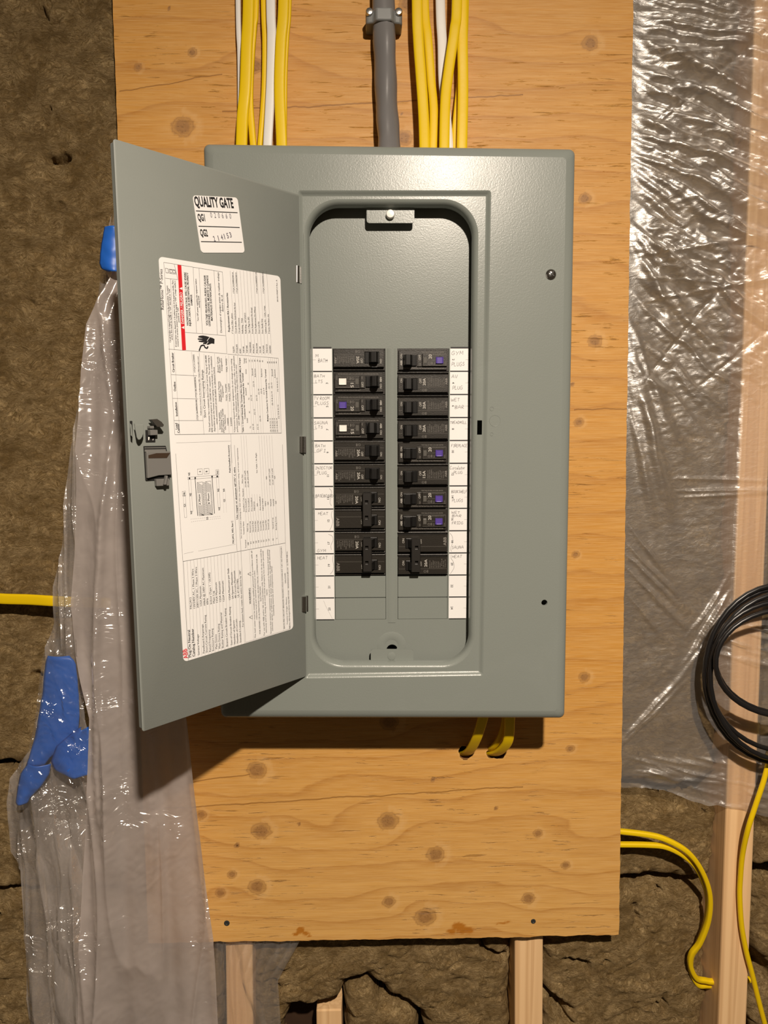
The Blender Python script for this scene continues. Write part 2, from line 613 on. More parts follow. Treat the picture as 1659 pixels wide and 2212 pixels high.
SCREWD = plain('black_screw', (0.03, 0.032, 0.03, 1), 0.45)
LATCHM = plain('grey_latch_plastic', (0.17, 0.165, 0.155, 1), 0.4)
BLUE = plain('blue_tape', (0.018, 0.135, 0.60, 1), 0.4, bump=0.2, bscale=90.0)
SHEATH = plain('dark_sheathing', (0.055, 0.024, 0.008, 1), 0.8, vary=0.5)
FILM_R = mat_film('clear_vapour_film', 0.15, 5.2, 0.40, crinkle=0.30, scale=(1.0, 1, 2.2), fscale=95.0)
FILM_A = mat_film('milky_vapour_film', 0.74, 4.0, 0.20, tint=(0.64, 0.565, 0.53, 1), crinkle=1.0, fscale=40.0, sharp=15.0, cscale=15.0, stretch=2.6, cover=0.58)
FILM_B = mat_film('crumpled_vapour_film', 0.34, 5.0, 0.20, tint=(0.80, 0.74, 0.70, 1), crinkle=1.0, fscale=60.0, sharp=18.0, cscale=16.0, stretch=1.6, cover=0.50)
FILM_C = mat_film('thin_clear_film', 0.05, 4.5, 0.18, tint=(0.85, 0.82, 0.80, 1), crinkle=1.0, fscale=60.0, sharp=16.0, cscale=18.0, stretch=1.4, cover=0.42)

# ------------------------------------------------------------------ the wall: sheathing, studs, insulation, board
mb = MB()
mb.box(-0.9, 1.0, 0.108, 0.12, -1.2, 0.95)
mb.build('wall_back', SHEATH, origin=(0, 0.11, -0.1), label='dark brown sheathing behind the insulation', kind='structure')


def stud(name, ptop, pbot, w, label, z0=-1.1, z1=0.85, Y=0.0165, depth=0.088):
    a, b = at(*ptop, Y), at(*pbot, Y)

    def xl(z):
        return a[0] + (b[0] - a[0]) * (z - a[2]) / (b[2] - a[2])
    mb = MB()
    r = []
    for z in (z0, z1):
        x = xl(z)
        r.append([(x, Y, z), (x + w, Y, z), (x + w, Y + depth, z), (x, Y + depth, z)])
    mb.loft(r, True, True)
    return mb.build(name, LUMBER, origin=(xl(z0) + w / 2, Y + depth / 2, z0), bevel=0.0025, label=label, cat='stud')


stud('wall_stud', (1632, 0), (1552, 2212), 0.0385, 'bare spruce wall stud on the right, partly behind clear film')
stud('wall_stud', (1112, 2060), (1112, 2212), 0.0382, 'short length of bare stud showing below the plywood board')
stud('wall_stud', (487, 2060), (489, 2212), 0.036, 'bare stud seen through thin film at the lower left')
mb = MB()
a, b = at(683, 2182, 0.05), at(738, 2178, 0.05)
mb.box(a[0], b[0], 0.05, 0.10, -1.1, a[2])
mb.build('lumber_block', LUMBER, origin=((a[0] + b[0]) / 2, 0.075, -1.1), bevel=0.002, label='small pale lumber block end below a gap in the insulation', cat='lumber')


def poly_dist(X, Z, poly):
    """signed distance (inside positive) of grid points to a polygon"""
    P = np.array(poly); d2 = np.full(X.shape, 1e9); ins = np.zeros(X.shape, bool)
    for i in range(len(P)):
        a, b = P[i - 1], P[i]
        e = b - a
        t = np.clip(((X - a[0]) * e[0] + (Z - a[1]) * e[1]) / (e @ e), 0, 1)
        d2 = np.minimum(d2, (X - a[0] - t * e[0]) ** 2 + (Z - a[1] - t * e[1]) ** 2)
        c = ((a[1] > Z) != (b[1] > Z))
        with np.errstate(divide='ignore', invalid='ignore'):
            xi = a[0] + (Z - a[1]) * e[0] / (e[1] if e[1] else 1e-9)
        ins ^= c & (X < xi)
    d = np.sqrt(d2)
    return np.where(ins, d, -d)


def grid_mesh(mb, V, keep):
    """V (nz,nx,3), keep mask of vertices"""
    nz, nx = keep.shape
    idx = np.full(keep.shape, -1); idx[keep] = np.arange(keep.sum())
    k = keep[:-1, :-1] & keep[1:, :-1] & keep[:-1, 1:] & keep[1:, 1:]
    f = np.stack([idx[:-1, :-1][k], idx[:-1, 1:][k], idx[1:, 1:][k], idx[1:, :-1][k]], -1)
    mb.v = V[keep]
    mb.f = f
    mb.m = [0] * len(f)


def batt(poly_px, label, Y=0.03, amp=0.007, seed=1, step=0.0026, pull=0.045, soft=0.010, cracks=(), pits=0.58):
    poly = [xz(x, y, Y) for x, y in poly_px]
    P = np.array(poly)
    xs = np.arange(P[:, 0].min(), P[:, 0].max() + step, step); zs = np.arange(P[:, 1].min(), P[:, 1].max() + step, step)
    X, Z = np.meshgrid(xs, zs)
    wx = fbm(X * 28, Z * 28, 3, seed + 11) * 0.008; wz = fbm(X * 28, Z * 28, 3, seed + 17) * 0.008
    d = poly_dist(X + wx, Z + wz, poly)
    big = fbm(X * 9, Z * 9, 3, seed)
    mid = fbm((X + wx * 2) * 40, (Z + wz * 2) * 70, 4, seed + 3)
    fold = 1 - np.abs(fbm((X + wx) * 22, (Z + wz) * 34, 3, seed + 6)) * 2.2
    Yd = Y - amp * (0.9 * big + 0.34 * mid + 0.30 * np.clip(fold, 0, 1) ** 3 * -1.0) - 0.0022 * fbm((X + wx) * 120, (Z + wz) * 190, 3, seed + 31)
    Yd += pull * np.exp(-np.clip(d, 0, 1) / soft) ** 1.3
    # torn crevices
    pit = fbm((X + wx * 3) * 16, (Z + wz * 3) * 30, 4, seed + 23)
    Yd += np.clip(pit - pits, 0, 1) * 0.09
    for cr, w, dep in cracks:
        C = np.array([xz(x, y, Y) for x, y in cr]); dd = np.full(X.shape, 1e9)
        for i in range(1, len(C)):
            a, b = C[i - 1], C[i]; e = b - a
            t = np.clip(((X + wx * 1.5 - a[0]) * e[0] + (Z + wz * 1.5 - a[1]) * e[1]) / (e @ e), 0, 1)
            dd = np.minimum(dd, np.hypot(X + wx * 1.5 - a[0] - t * e[0], Z + wz * 1.5 - a[1] - t * e[1]))
        Yd += dep * np.exp(-(dd / w) ** 2)
    V = np.stack([X, np.minimum(Yd, 0.107), Z], -1)
    mb = MB(); grid_mesh(mb, V, d > -0.001)
    org = (P[:, 0].mean(), Y + 0.03, P[:, 1].min())
    return mb.build('insulation_batt', WOOL, origin=org, smooth=70, fix=False, label=label, cat='insulation')


batt([(-260, -320), (330, -320), (330, 342), (420, 1100), (420, 1650), (60, 1657), (-260, 1666)], 'tall brown stone wool batt left of the board and behind the door edge', seed=5, pull=0.03, soft=0.005,
     cracks=[([(10, 305), (50, 300), (90, 296)], 0.004, 0.006), ([(100, 27), (108, 30)], 0.003, 0.01), ([(95, 344), (112, 348), (135, 340)], 0.004, 0.02), ([(70, 655), (95, 662)], 0.004, 0.008), ([(60, 1455), (100, 1460)], 0.004, 0.012)])
batt([(-260, 1672), (60, 1659), (420, 1644), (420, 1925), (50, 1932), (-260, 1936)], 'narrow brown stone wool piece left of the crumpled film', seed=9, pull=0.03, soft=0.005)
batt([(-260, 1941), (50, 1937), (480, 1930), (480, 2280), (-260, 2280)], 'brown stone wool batt in the lower left corner', seed=13, pull=0.03, soft=0.005)
batt([(1290, -320), (1630, -320), (1584, 1300), (1562, 1690), (1470, 1716), (1290, 1702)], 'brown stone wool batt behind clear film right of the board', Y=0.036, seed=21, amp=0.006, pits=0.9)
batt([(1290, 1706), (1470, 1722), (1572, 1745), (1545, 1905), (1470, 1908), (1290, 1901)], 'brown stone wool piece below the film, behind the yellow cable bend', Y=0.034, seed=25, soft=0.006,
     cracks=[([(1490, 1730), (1530, 1760)], 0.004, 0.01)])
batt([(1165, 1990), (1290, 1990), (1290, 1906), (1470, 1914), (1545, 1911), (1535, 2480), (1165, 2480)], 'torn brown stone wool batt between the two right studs', Y=0.036, amp=0.010, seed=29,
     cracks=[([(1172, 2160), (1200, 2172), (1230, 2200)], 0.005, 0.03), ([(1375, 1960), (1385, 1990)], 0.0035, 0.012), ([(1230, 2070), (1265, 2090)], 0.0035, 0.012), ([(1425, 2140), (1432, 2190)], 0.003, 0.012)])
batt([(1704, -320), (1950, -320), (1950, 1900), (1630, 1890), (1642, 1500)], 'sliver of stone wool behind film right of the right stud', Y=0.04, seed=33)
batt([(1626, 1905), (1950, 1905), (1950, 2480), (1612, 2480)], 'dark torn stone wool right of the bare right stud', Y=0.05, seed=37, amp=0.013,
     cracks=[([(1640, 2080), (1670, 2130)], 0.010, 0.05)])
batt([(535, 1990), (1115, 1990), (1105, 2480), (960, 2480), (905, 2196), (862, 2172), (836, 2166), (792, 2120), (746, 2132), (742, 2166), (690, 2182), (640, 2184), (612, 2230), (600, 2480), (530, 2480)],
     'rumpled brown stone wool batt below the board centre', Y=0.034, amp=0.010, seed=41, pull=0.04, soft=0.007,
     cracks=[([(1035, 2030), (1050, 2055), (1092, 2068)], 0.005, 0.035), ([(560, 2110), (620, 2100)], 0.003, 0.006)])
batt([(742, 2185), (748, 2142), (790, 2130), (832, 2176), (860, 2184), (900, 2204), (955, 2480), (735, 2480)],
     'small torn stone wool chunk under the crack below the board', Y=0.032, amp=0.010, seed=45, pull=0.05, soft=0.007)

# plywood board ----------------------------------------------------------
KNOTS = [(298, 145, 7), (395, 273, 19), (1275, 93, 14), (1263, 429, 11), (1285, 737, 13), (1250, 912, 9), (1243, 1198, 7), (1262, 1463, 11), (1232, 1617, 8),
         (415, 113, 8), (551, 142, 15), (872, 297, 15), (880, 8, 16), (555, 1664, 19), (434, 1760, 10), (564, 1795, 19), (838, 1773, 20), (941, 1846, 18),
         (1162, 1800, 9), (1222, 1869, 9), (501, 1889, 9), (555, 1915, 17), (476, 1929, 10), (840, 1948, 13), (918, 1981, 21), (1141, 1941, 13), (841, 1560, 18)]
STAINS = [(648, 2010, 9, 9), (660, 2016, 9, 6), (638, 2018, 8, 4), (668, 2022, 4, 3), (990, 2001, 17, 9), (1002, 2008, 22, 9), (975, 2012, 10, 8), (1015, 2012, 10, 5), (1078, 1995, 20, 1.6), (1097, 1992, 14, 1.3)]
DOTS = [(512, 1826, 3.2), (935, 1684, 2.6), (1071, 1746, 2), (646, 1780, 1.8), (868, 246, 1.6), (365, 18, 1.5), (1236, 830, 2)]


def plywood():
    step = 0.002
    xl, xr_t, xr_b = at(243, 0, 0)[0], at(1368, 0, 0), at(1337, 2018, 0)
    zb = at(700, 2031, 0)[2]
    z1 = 0.74
    nx = int(0.62 / step); nz = int((z1 - zb) / step)
    u = np.linspace(0, 1, nx); zz = np.linspace(zb, z1, nz)
    U, Z = np.meshgrid(u, zz)
    XR = xr_t[0] + (xr_b[0] - xr_t[0]) * (Z - xr_t[2]) / (xr_b[2] - xr_t[2])
    XR = XR + 0.0008 * fbm(Z * 60, Z * 0 + 3.3, 3, 2)
    XL = xl + 0.0006 * fbm(Z * 60, Z * 0 + 7.3, 3, 5)
    X = XL + (XR - XL) * U
    # ragged lower edge
    zb_r = at(1337, 2018, 0)[2]
    low = np.clip((X - 0.12) / 0.18, 0, 1) * (zb_r - zb) * 0.6 + 0.0016 * fbm(X * 45, X * 0 + 1.7, 4, 8)
    Z = Z + low * np.clip(1 - (Z - zb) / 0.05, 0, 1)
    Y = np.zeros_like(X)
    # attributes
    zp = Z.copy(); knot = np.zeros_like(X); halo = np.zeros_like(X)
    for kx, ky, kr in KNOTS:
        p = at(kx, ky, 0); r = kr * 0.00057
        dx, dz = X - p[0], Z - p[2]
        g = np.exp(-((dx / (r * 4.2)) ** 2 + (dz / (r * 2.3)) ** 2))
        zp = zp - dz * g * 0.92
        dd = np.hypot(dx / 1.15, dz) * (1 + 0.25 * fbm(X * 150, Z * 150, 2, 4))
        knot = np.maximum(knot, np.clip(1.08 - dd / r, 0, 1) * 0.93)
        halo = np.maximum(halo, np.clip(1 - np.abs(dd - r * 1.45) / (r * 0.5), 0, 1) * (0.6 + 0.4 * np.sign(dx)))
    for kx, ky, kr in DOTS:
        p = at(kx, ky, 0); r = kr * 0.00065
        knot = np.maximum(knot, np.clip((1.6 - np.hypot(X - p[0], Z - p[2]) / r) * 1.5, 0, 1))
    pale = np.clip((-0.28 - Z) / 0.30, 0, 1) * 0.75
    phase = zp * 26 + 1.25 * fbm(X * 2.6 + 5, zp * 7, 3, 31) + 0.35 * fbm(X * 9, zp * 22, 2, 33) * (0.4 + pale)
    stain = np.zeros_like(X)
    for sx, sy, rx, ry in STAINS:
        p = at(sx, sy, 0)
        q = np.hypot((X - p[0]) / (rx * 0.00062), (Z - p[2]) / (ry * 0.00062)) + 0.5 * fbm(X * 160, Z * 200, 3, 12)
        stain = np.maximum(stain, np.clip((1.05 - q) * 3, 0, 1))
    # holes for the two lower cables: ragged rounds
    keep = np.ones(X.shape, bool)
    HOLES = []
    for hx, hy, rx, ry in ((1006, 1626, 16, 15), (1072, 1627, 21, 13)):
        p = at(hx, hy, 0)
        ax, az = rx * 0.00058, ry * 0.00058
        th = np.arctan2(Z - p[2], X - p[0])
        rad = 1 + 0.10 * np.sin(3 * th + hx) + 0.06 * np.sin(7 * th)
        q = np.hypot((X - p[0]) / ax, (Z - p[2]) / az) / rad
        keep &= q > 0.8
        ringm = (q > 0.8) & (q < 1.25)
        s = np.where(ringm, 1.0 / np.maximum(q, 1e-6), 1.0)
        s = np.where(ringm & (q < 1.0), s, 1.0)
        X = p[0] + (X - p[0]) * s; Z = p[2] + (Z - p[2]) * s
        knot_in = np.clip((1.22 - q) / 0.2, 0, 1)
        pale = np.maximum(pale, knot_in)
        HOLES.append((p, ax, az))
    V = np.stack([X, Y, Z], -1) - PLY_ORG
    root = MB(); grid_mesh(root, V + PLY_ORG, keep)
    o = root.build('plywood_board', PLY, origin=PLY_ORG, fix=False, smooth=None,
                   label='orange plywood backboard with knots, screwed to the studs behind the panel', cat='plywood')
    me = o.data
    for nme, arr in (('phase', phase), ('knot', knot), ('halo', halo), ('stain', stain), ('pale', pale)):
        at_ = me.attributes.new(nme, 'FLOAT', 'POINT')
        at_.data.foreach_set('value', arr[keep].astype(np.float32).ravel())
    # thickness: sides and back as the board's core
    T = 0.0155
    core = MB()
    ring = [tuple(V[-1, i] + PLY_ORG) for i in range(0, nx, 6)] + [tuple(V[i, -1] + PLY_ORG) for i in range(nz - 1, 0, -3)] + \
           [tuple(V[0, i] + PLY_ORG) for i in range(nx - 1, 0, -1)] + [tuple(V[i, 0] + PLY_ORG) for i in range(0, nz - 1, 3)]
    n = len(ring)
    vs = ring + [(p[0], T, p[2]) for p in ring]
    core.add(vs, [(i, (i + 1) % n, n + (i + 1) % n, n + i) for i in range(n)])
    core.build('core_edge', PLYEDGE, parent=o, fix=False)
    for p, ax, az in HOLES:
        h = MB()
        pts = [(p[0] + ax * 1.12 * math.cos(t) * (1 + 0.1 * math.sin(3 * t)), p[2] + az * 1.12 * math.sin(t)) for t in np.linspace(0, 2 * math.pi, 25)[:-1]]
        h.loft([[(q[0], 0.0004, q[1]) for q in pts], [(q[0], 0.015, q[1]) for q in pts]])
        h.build('cable_hole', PLYEDGE, parent=o, fix=False)
    for sx, sy, r in ((490, 1994, 0.0038), (1152, 1990, 0.0033)):
        p = at(sx, sy, 0); s = MB()
        s.lathe((p[0], 0.0004, p[2]), [(r, 0.0), (r * .96, 0.0009), (r * 0.60, 0.0012), (r * 0.30, 0.0006), (r * .05, .0004)], 14)
        s.build('screw', SCREWD, parent=o, smooth=40, label='black screw head sunk in the wood')
    return o


plywood()

# ------------------------------------------------------------------ plastic film
def interp(tab, y):
    T = np.array(tab, float)
    return np.interp(y, T[:, 0], T[:, 1])


def film(name, mat, left, right, y0, y1, Yf, label, nu=60, nv=240, Yr=-0.02):
    """sheet between two measured edges (y,x); Yf(u, y, X, Z) gives its distance from the wall"""
    ys = np.linspace(y1, y0, nv); u = np.linspace(0, 1, nu)
    V = np.zeros((nv, nu, 3))
    for i, y in enumerate(ys):
        xl, xr = interp(left, y), interp(right, y)
        a = at(xl, y, Yr); b = at(xr, y, Yr)
        V[i] = a + (b - a) * u[:, None]
    U, YY = np.meshgrid(u, ys)
    V[..., 1] = Yf(U, YY, V[..., 0], V[..., 2])
    mb = MB(); grid_mesh(mb, V, np.ones((nv, nu), bool))
    c = V.reshape(-1, 3)
    return mb.build(name, mat, origin=(c[:, 0].mean(), c[:, 1].mean(), c[:, 2].min()), smooth=180, fix=False, label=label, cat='plastic film')


def film_right():
    """vapour barrier over the studs right of the board, pulled into wrinkles"""
    step = 0.0021
    x0, x1 = 0.272, 0.66
    zt = 0.74
    nx, nz = int((x1 - x0) / step), int((zt + 0.545) / step)
    xs = np.linspace(x0, x1, nx); v = np.linspace(0, 1, nz)
    edge = [(1320, 1697), (1345, 1703), (1400, 1706), (1440, 1712), (1480, 1725), (1520, 1738), (1560, 1744), (1600, 1752), (1659, 1768), (1800, 1790), (1950, 1805)]
    E = np.array([at(x, y, 0.013) for x, y in edge])
    zb = np.interp(xs, E[:, 0], E[:, 2]) + 0.002 * fbm(xs * 40, xs * 0, 3, 3)
    X = np.tile(xs, (nz, 1)); Z = zb[None, :] + (zt - zb[None, :]) * v[:, None]
    H = np.zeros_like(X)
    rng = np.random.RandomState(11)

    def ridge(px, py, ang, L, w, amp, wig=0.3):
        p = at(px, py, 0.013)
        a = math.radians(ang)
        dx, dz = X - p[0], Z - p[2]
        s = dx * math.cos(a) - dz * math.sin(a); t = dx * math.sin(a) + dz * math.cos(a)
        t = t + wig * 0.01 * fbm(s * 18 + px, t * 6, 2, int(px + py) % 97)
        env = np.clip((s + 0.01) / 0.03, 0, 1) * np.clip((L - s) / (L * 0.5), 0, 1)
        ww = w * (0.5 + 0.9 * np.clip(s / 0.12, 0, 1.4))
        return amp * env * np.exp(-(t / ww) ** 2)
    # taut folds fanning from the staples along the board edge
    fans = [(1366, 75, 24, .24, .0075, .008), (1365, 140, 22, .30, .007, .007), (1363, 160, 30, .26, .006, .006), (1362, 215, 18, .26, .006, .006), (1362, 245, 24, .26, .006, .006),
            (1361, 285, 17, .28, .006, .006), (1361, 300, 26, .26, .006, .0065), (1361, 325, 24, .26, .006, .0065), (1360, 345, 33, .24, .006, .006), (1360, 360, 40, .2, .005, .005),
            (1360, 475, 44, .20, .006, .007), (1360, 485, 55, .18, .005, .006), (1360, 500, 62, .16, .005, .006), (1360, 690, 68, .20, .006, .006), (1359, 700, 76, .26, .005, .006),
            (1358, 760, 74, .25, .005, .006), (1357, 790, 78, .22, .005, .005), (1356, 860, 76, .18, .004, .005), (1350, 1120, 52, .12, .003, .004), (1349, 1170, 45, .14, .003, .005),
            (1349, 1195, 43, .12, .003, .005), (1348, 1220, 45, .14, .003, .004), (1346, 1270, 50, .10, .003, .003), (1347, 1600, -48, .14, .0025, .004), (1347, 1610, -46, .13, .0025, .004),
            (1400, 520, 35, .18, .006, .005), (1430, 380, 33, .18, .006, .006), (1440, 300, 30, .18, .006, .005), (1480, 180, 28, .2, .006, .006), (1500, 560, 40, .14, .006, .005),
            (1410, 40, 12, .2, .006, .005), (1400, 110, -6, .2, .004, .003), (1420, 130, -10, .22, .003, .003), (1380, 90, -4, .26, .003, .0025), (1450, 60, 5, .2, .004, .003)]
    for f in fans: H += ridge(*f)
    # level creases and diagonal fold lines
    for px, py, ang, L, w, amp in [(1455, 1033, 2, .2, .002, .003), (1470, 1062, -1, .2, .0018, .004), (1480, 1075, -3, .2, .0018, .003), (1345, 560, -9, .3, .002, .003), (1370, 655, -10, .3, .0018, .003),
                                   (1380, 600, 4, .16, .0018, .003), (1390, 830, -52, .22, .0018, -.003), (1500, 845, -40, .2, .0018, -.003), (1400, 290, -40, .25, .0016, -.0025), (1330, 330, -38, .3, .0014, -.002)]:
        H += ridge(px, py, ang, L, w, amp, 0.05)
    for k in range(46):   # lower hem: small crisp folds
        px = rng.uniform(1350, 1680); py = rng.uniform(1640, 1745)
        H += ridge(px, py, rng.uniform(2, 22), rng.uniform(.03, .09), .0030, rng.uniform(.0022, .0045), 0.1)
    for k in range(26):   # pulled taut by the hanging coil
        px = rng.uniform(1500, 1660); py = rng.uniform(1340, 1440)
        H += ridge(px, py, rng.uniform(8, 28), rng.uniform(.04, .11), .0026, rng.uniform(.0025, .0045), 0.05)
    for k in range(8):
        H += ridge(1480 + 4 * k, 1400 + rng.uniform(-40, 60), -58 + rng.uniform(-6, 6), .10, .0016, .003, 0.05)
    up = np.clip((Z + 0.05) / 0.25, 0, 1)
    th = np.arctan2(0.62 - Z, X + 0.25); rr_ = np.hypot(0.62 - Z, X + 0.25)
    fan = fbm(th * 34 + 0.6 * fbm(X * 12, Z * 12, 2, 41), rr_ * 3.0, 2, 43)
    H += (0.12 + up) * 0.0062 * (1 - np.clip(np.abs(fan) * 2.4, 0, 1)) * np.clip((X - 0.285) / 0.03, 0.3, 1)
    crk = np.abs(fbm(X * 26, Z * 60, 3, 51)); crk2 = np.abs(fbm((X + 0.4 * Z) * 50, (Z - 0.25 * X) * 140, 3, 57))
    H += (0.35 + up) * (0.0018 * (1 - crk * 1.6) + 0.0012 * (1 - crk2 * 1.4))
    H += 0.0035 * fbm(X * 7, Z * 9, 2, 61)
    H -= 0.0042
    pin = np.clip((X - 0.284) / 0.045, 0.0, 1)          # held flat under the board
    Y = 0.0150 - np.clip(H, -0.007, 0.03) * pin
    inb = 1 - np.clip(np.abs(X - 0.466) / 0.03, 0, 1)    # rests on the stud
    Y = np.where((X > 0.438) & (X < 0.482), np.minimum(Y, 0.0155), Y)
    V = np.stack([X, Y, Z], -1)
    mb = MB(); grid_mesh(mb, V, np.ones(X.shape, bool))
    mb.build('vapour_barrier', FILM_R, origin=(0.44, 0.01, -0.5), smooth=180, fix=False, label='clear wrinkled plastic film stretched over the wall right of the board', cat='plastic film')


film_right()


def folds(X, Z, seed, amp, fx, fz=1.5):
    n = fbm(X * fx, Z * fz, 3, seed)
    r = 1 - np.abs(fbm(X * fx * 1.3 + 4, Z * fz * 1.2, 2, seed + 5)) * 2
    return amp * (n + 0.5 * np.clip(r, 0, 1) ** 4)


SIL = [(400, 248), (415, 245), (470, 232), (500, 222), (580, 212), (680, 200), (722, 180), (800, 177), (860, 160), (960, 143), (1060, 133), (1180, 125), (1270, 108), (1350, 110), (1400, 92), (1530, 82),
       (1620, 65), (1650, 40), (1690, 12), (1740, 8), (1850, 14), (1890, 35), (1980, 42), (2060, 50), (2400, 56)]


def crease(X, Z, line, w, amp):
    L = np.array([at(x, y, -0.03) for y, x in line])[::-1]
    xc = np.interp(Z, L[:, 2], L[:, 0]) + 0.0012 * fbm(Z * 40, Z * 0 + 2.2, 3, 19)
    end = np.clip((Z - L[0, 2]) / 0.03, 0, 1) * np.clip((L[-1, 2] - Z) / 0.03, 0, 1)
    return amp * end * np.exp(-((X - xc) / w) ** 2) * (1 + 0.30 * fbm(X * 90, Z * 110, 3, 23))


# wide milky sheet
film('plastic_sheet', FILM_A,
     [(400, 252), (470, 244), (590, 238), (640, 214), (700, 188), (800, 178), (960, 172), (1060, 172), (1200, 168), (1300, 160), (1400, 172), (1540, 205), (1700, 201), (1860, 189), (2000, 183), (2100, 178), (2400, 172)],
     [(400, 262), (500, 300), (700, 330), (1000, 360), (1300, 385), (1545, 405), (1600, 412), (1700, 422), (1790, 432), (1920, 448), (2030, 461), (2400, 480)],
     395, 2400,
     lambda U, y, X, Z: -0.042 - 0.016 * np.clip((y - 600) / 900, 0, 1) - folds(X, Z, 71, 0.012, 13, 1.3) - 0.0015 * np.sin(U * 21 + 0.002 * y) + 0.012 * U * np.clip((y - 1500) / 600, 0, 1)
     - 0.0006 * np.abs(fbm((X + .4 * Z) * 60, (Z - .5 * X) * 60, 3, 75)) - crease(X, Z, [(620, 222), (900, 262), (1000, 252), (1150, 240), (1400, 233), (1600, 231), (1760, 238)], .0042, .0040)
     - 0.0011 * np.abs(fbm((X + 0.8 * Z) * 26, (Z - 0.8 * X) * 90, 2, 77)) * np.clip(fbm(X * 14, Z * 9, 2, 79) * 2.2 + 0.25, 0, 1) * np.clip((y - 1350) / 250, 0, 1)
     - crease(X, Z, [(1560, 250), (1700, 255), (1850, 262)], .007, .0035) - crease(X, Z, [(1640, 338), (1760, 345), (1900, 340)], .006, .0035),
     'wide milky plastic sheet hanging behind the open door', nu=110, nv=520, Yr=-0.050)
# crumpled narrow sheet on the left, over the tape
film('plastic_sheet', FILM_B, SIL,
     [(400, 262), (480, 262), (600, 262), (800, 250), (1000, 222), (1300, 214), (1500, 172), (1560, 178), (1640, 200), (1700, 205), (1900, 195), (2400, 220)],
     402, 2400,
     lambda U, y, X, Z: -0.022 - 0.010 * np.sin(np.pi * np.clip(U, 0, 1)) - folds(X, Z, 81, 0.008, 34, 3.0) - (0.0130 * np.abs(fbm((X + .22 * Z) * 24, Z * 4.0, 2, 85)) + 0.0014 * np.abs(fbm((X - .3 * Z) * 90, (Z + .3 * X) * 26, 2, 87))) * np.clip((y - 1150) / 300, 0.25, 1),
     'crumpled clear plastic sheet gathered over blue tape at the left', nu=110, nv=560, Yr=-0.034)
# inner gathered layer at the bottom left
film('plastic_sheet', FILM_B,
     [(1660, 66), (1740, 60), (1900, 80), (2060, 105), (2400, 118)], [(1660, 205), (1800, 200), (1950, 190), (2400, 190)], 1660, 2400,
     lambda U, y, X, Z: -0.012 - 0.010 * np.abs(np.sin(U * 9 + fbm(X * 10, Z * 5, 2, 91) * 2)) - folds(X, Z, 93, 0.005, 40, 4),
     'gathered inner layer of plastic sheet below the blue tape', nu=80, nv=200)
# loose clear layer wrapped over the tape
film('plastic_sheet', FILM_C, [(1380, 102), (1420, 92), (1530, 80), (1620, 62), (1650, 44), (1690, 22), (1750, 18)], [(1380, 165), (1500, 174), (1560, 184), (1620, 203), (1700, 204), (1750, 190)], 1380, 1750,
     lambda U, y, X, Z: -0.062 - folds(X, Z, 111, 0.004, 22, 9) - 0.0035 * np.abs(fbm((X + .5 * Z) * 60, (Z - .3 * X) * 50, 3, 113)),
     'loose clear film wrapped over the large blue tape patches', nu=70, nv=150, Yr=-0.064)
# thin film under the board
film('plastic_sheet', FILM_R, [(2018, 462), (2400, 470)], [(2018, 655), (2120, 600), (2212, 606), (2400, 606)], 2018, 2400,
     lambda U, y, X, Z: 0.014 - 0.004 * np.abs(np.sin(U * 26 + 3 * fbm(X * 20, Z * 8, 2, 97))) * np.clip((2140 - y) / 100, 0.2, 1) - 0.004 * np.clip(1 - np.abs((U - 0.30) * 400 - (y - 2030) * 0.9) / 30, 0, 1) - folds(X, Z, 99, 0.002, 40, 8),
     'thin clear film pulled out from under the lower board edge', nu=100, nv=110, Yr=0.012)


def tape(px, Y, label, bulge=0.004, seed=1, n=26):
    """strip of tape: quad-ish outline by left/right edges per row, gently crumpled"""
    ys = np.linspace(px[0][0], px[-1][0], n); T = np.array(px, float)
    V = np.zeros((n, 12, 3))
    for i, y in enumerate(ys):
        l, r = np.interp(y, T[:, 0], T[:, 1]), np.interp(y, T[:, 0], T[:, 2])
        a, b = at(l, y, Y), at(r, y, Y)
        u = np.linspace(0, 1, 12)[:, None]
        V[i] = a + (b - a) * u
        V[i, :, 1] += -bulge * np.sin(np.pi * u[:, 0]) + 0.0015 * fbm(V[i, :, 0] * 60, V[i, :, 2] * 60, 2, seed)
    mb = MB(); grid_mesh(mb, V, np.ones((n, 12), bool))
    o = mb.build('blue_tape', BLUE, smooth=60, fix=False, label=label, cat='tape', group='blue tape on the plastic film')
    s = o.modifiers.new('thickness', 'SOLIDIFY'); s.thickness = 0.0004
    return o


tape([(490, 226, 262), (530, 219, 262), (568, 215, 262), (580, 219, 262), (588, 236, 260)], -0.052, 'short blue tape strip near the door top', 0.004, 1)
tape([(1416, 104, 150), (1430, 98, 164), (1500, 92, 170), (1545, 84, 172), (1590, 76, 168), (1640, 62, 104), (1655, 56, 96)], -0.046, 'large blue tape patch under crumpled film', 0.004, 2)
tape([(1570, 176, 190), (1580, 160, 194), (1612, 122, 199), (1645, 110, 200), (1662, 118, 201), (1672, 136, 200), (1674, 150, 185)], -0.050, 'blue tape lobe folded to the right below the large patch', 0.010, 3)
tape([(1650, 60, 110), (1672, 44, 106), (1700, 38, 88), (1722, 36, 66), (1734, 34, 60)], -0.049, 'blue tape end pointing down to the left', 0.006, 4)

# ------------------------------------------------------------------ the panel
panel = empty('load_center', (0, 0, -0.31), 'grey steel electrical panel with its door swung open to the left', 'electrical panel')
YF = -D
OUTER = [xz(439, 310, YF + .004), xz(1243, 321, YF + .004), xz(1220, 1552, YF + .004), xz(477, 1551, YF + .004)]


def ring3(c, r, y, n=8):
    return [(p[0], y, p[1]) for p in rrect(c, r, n)]


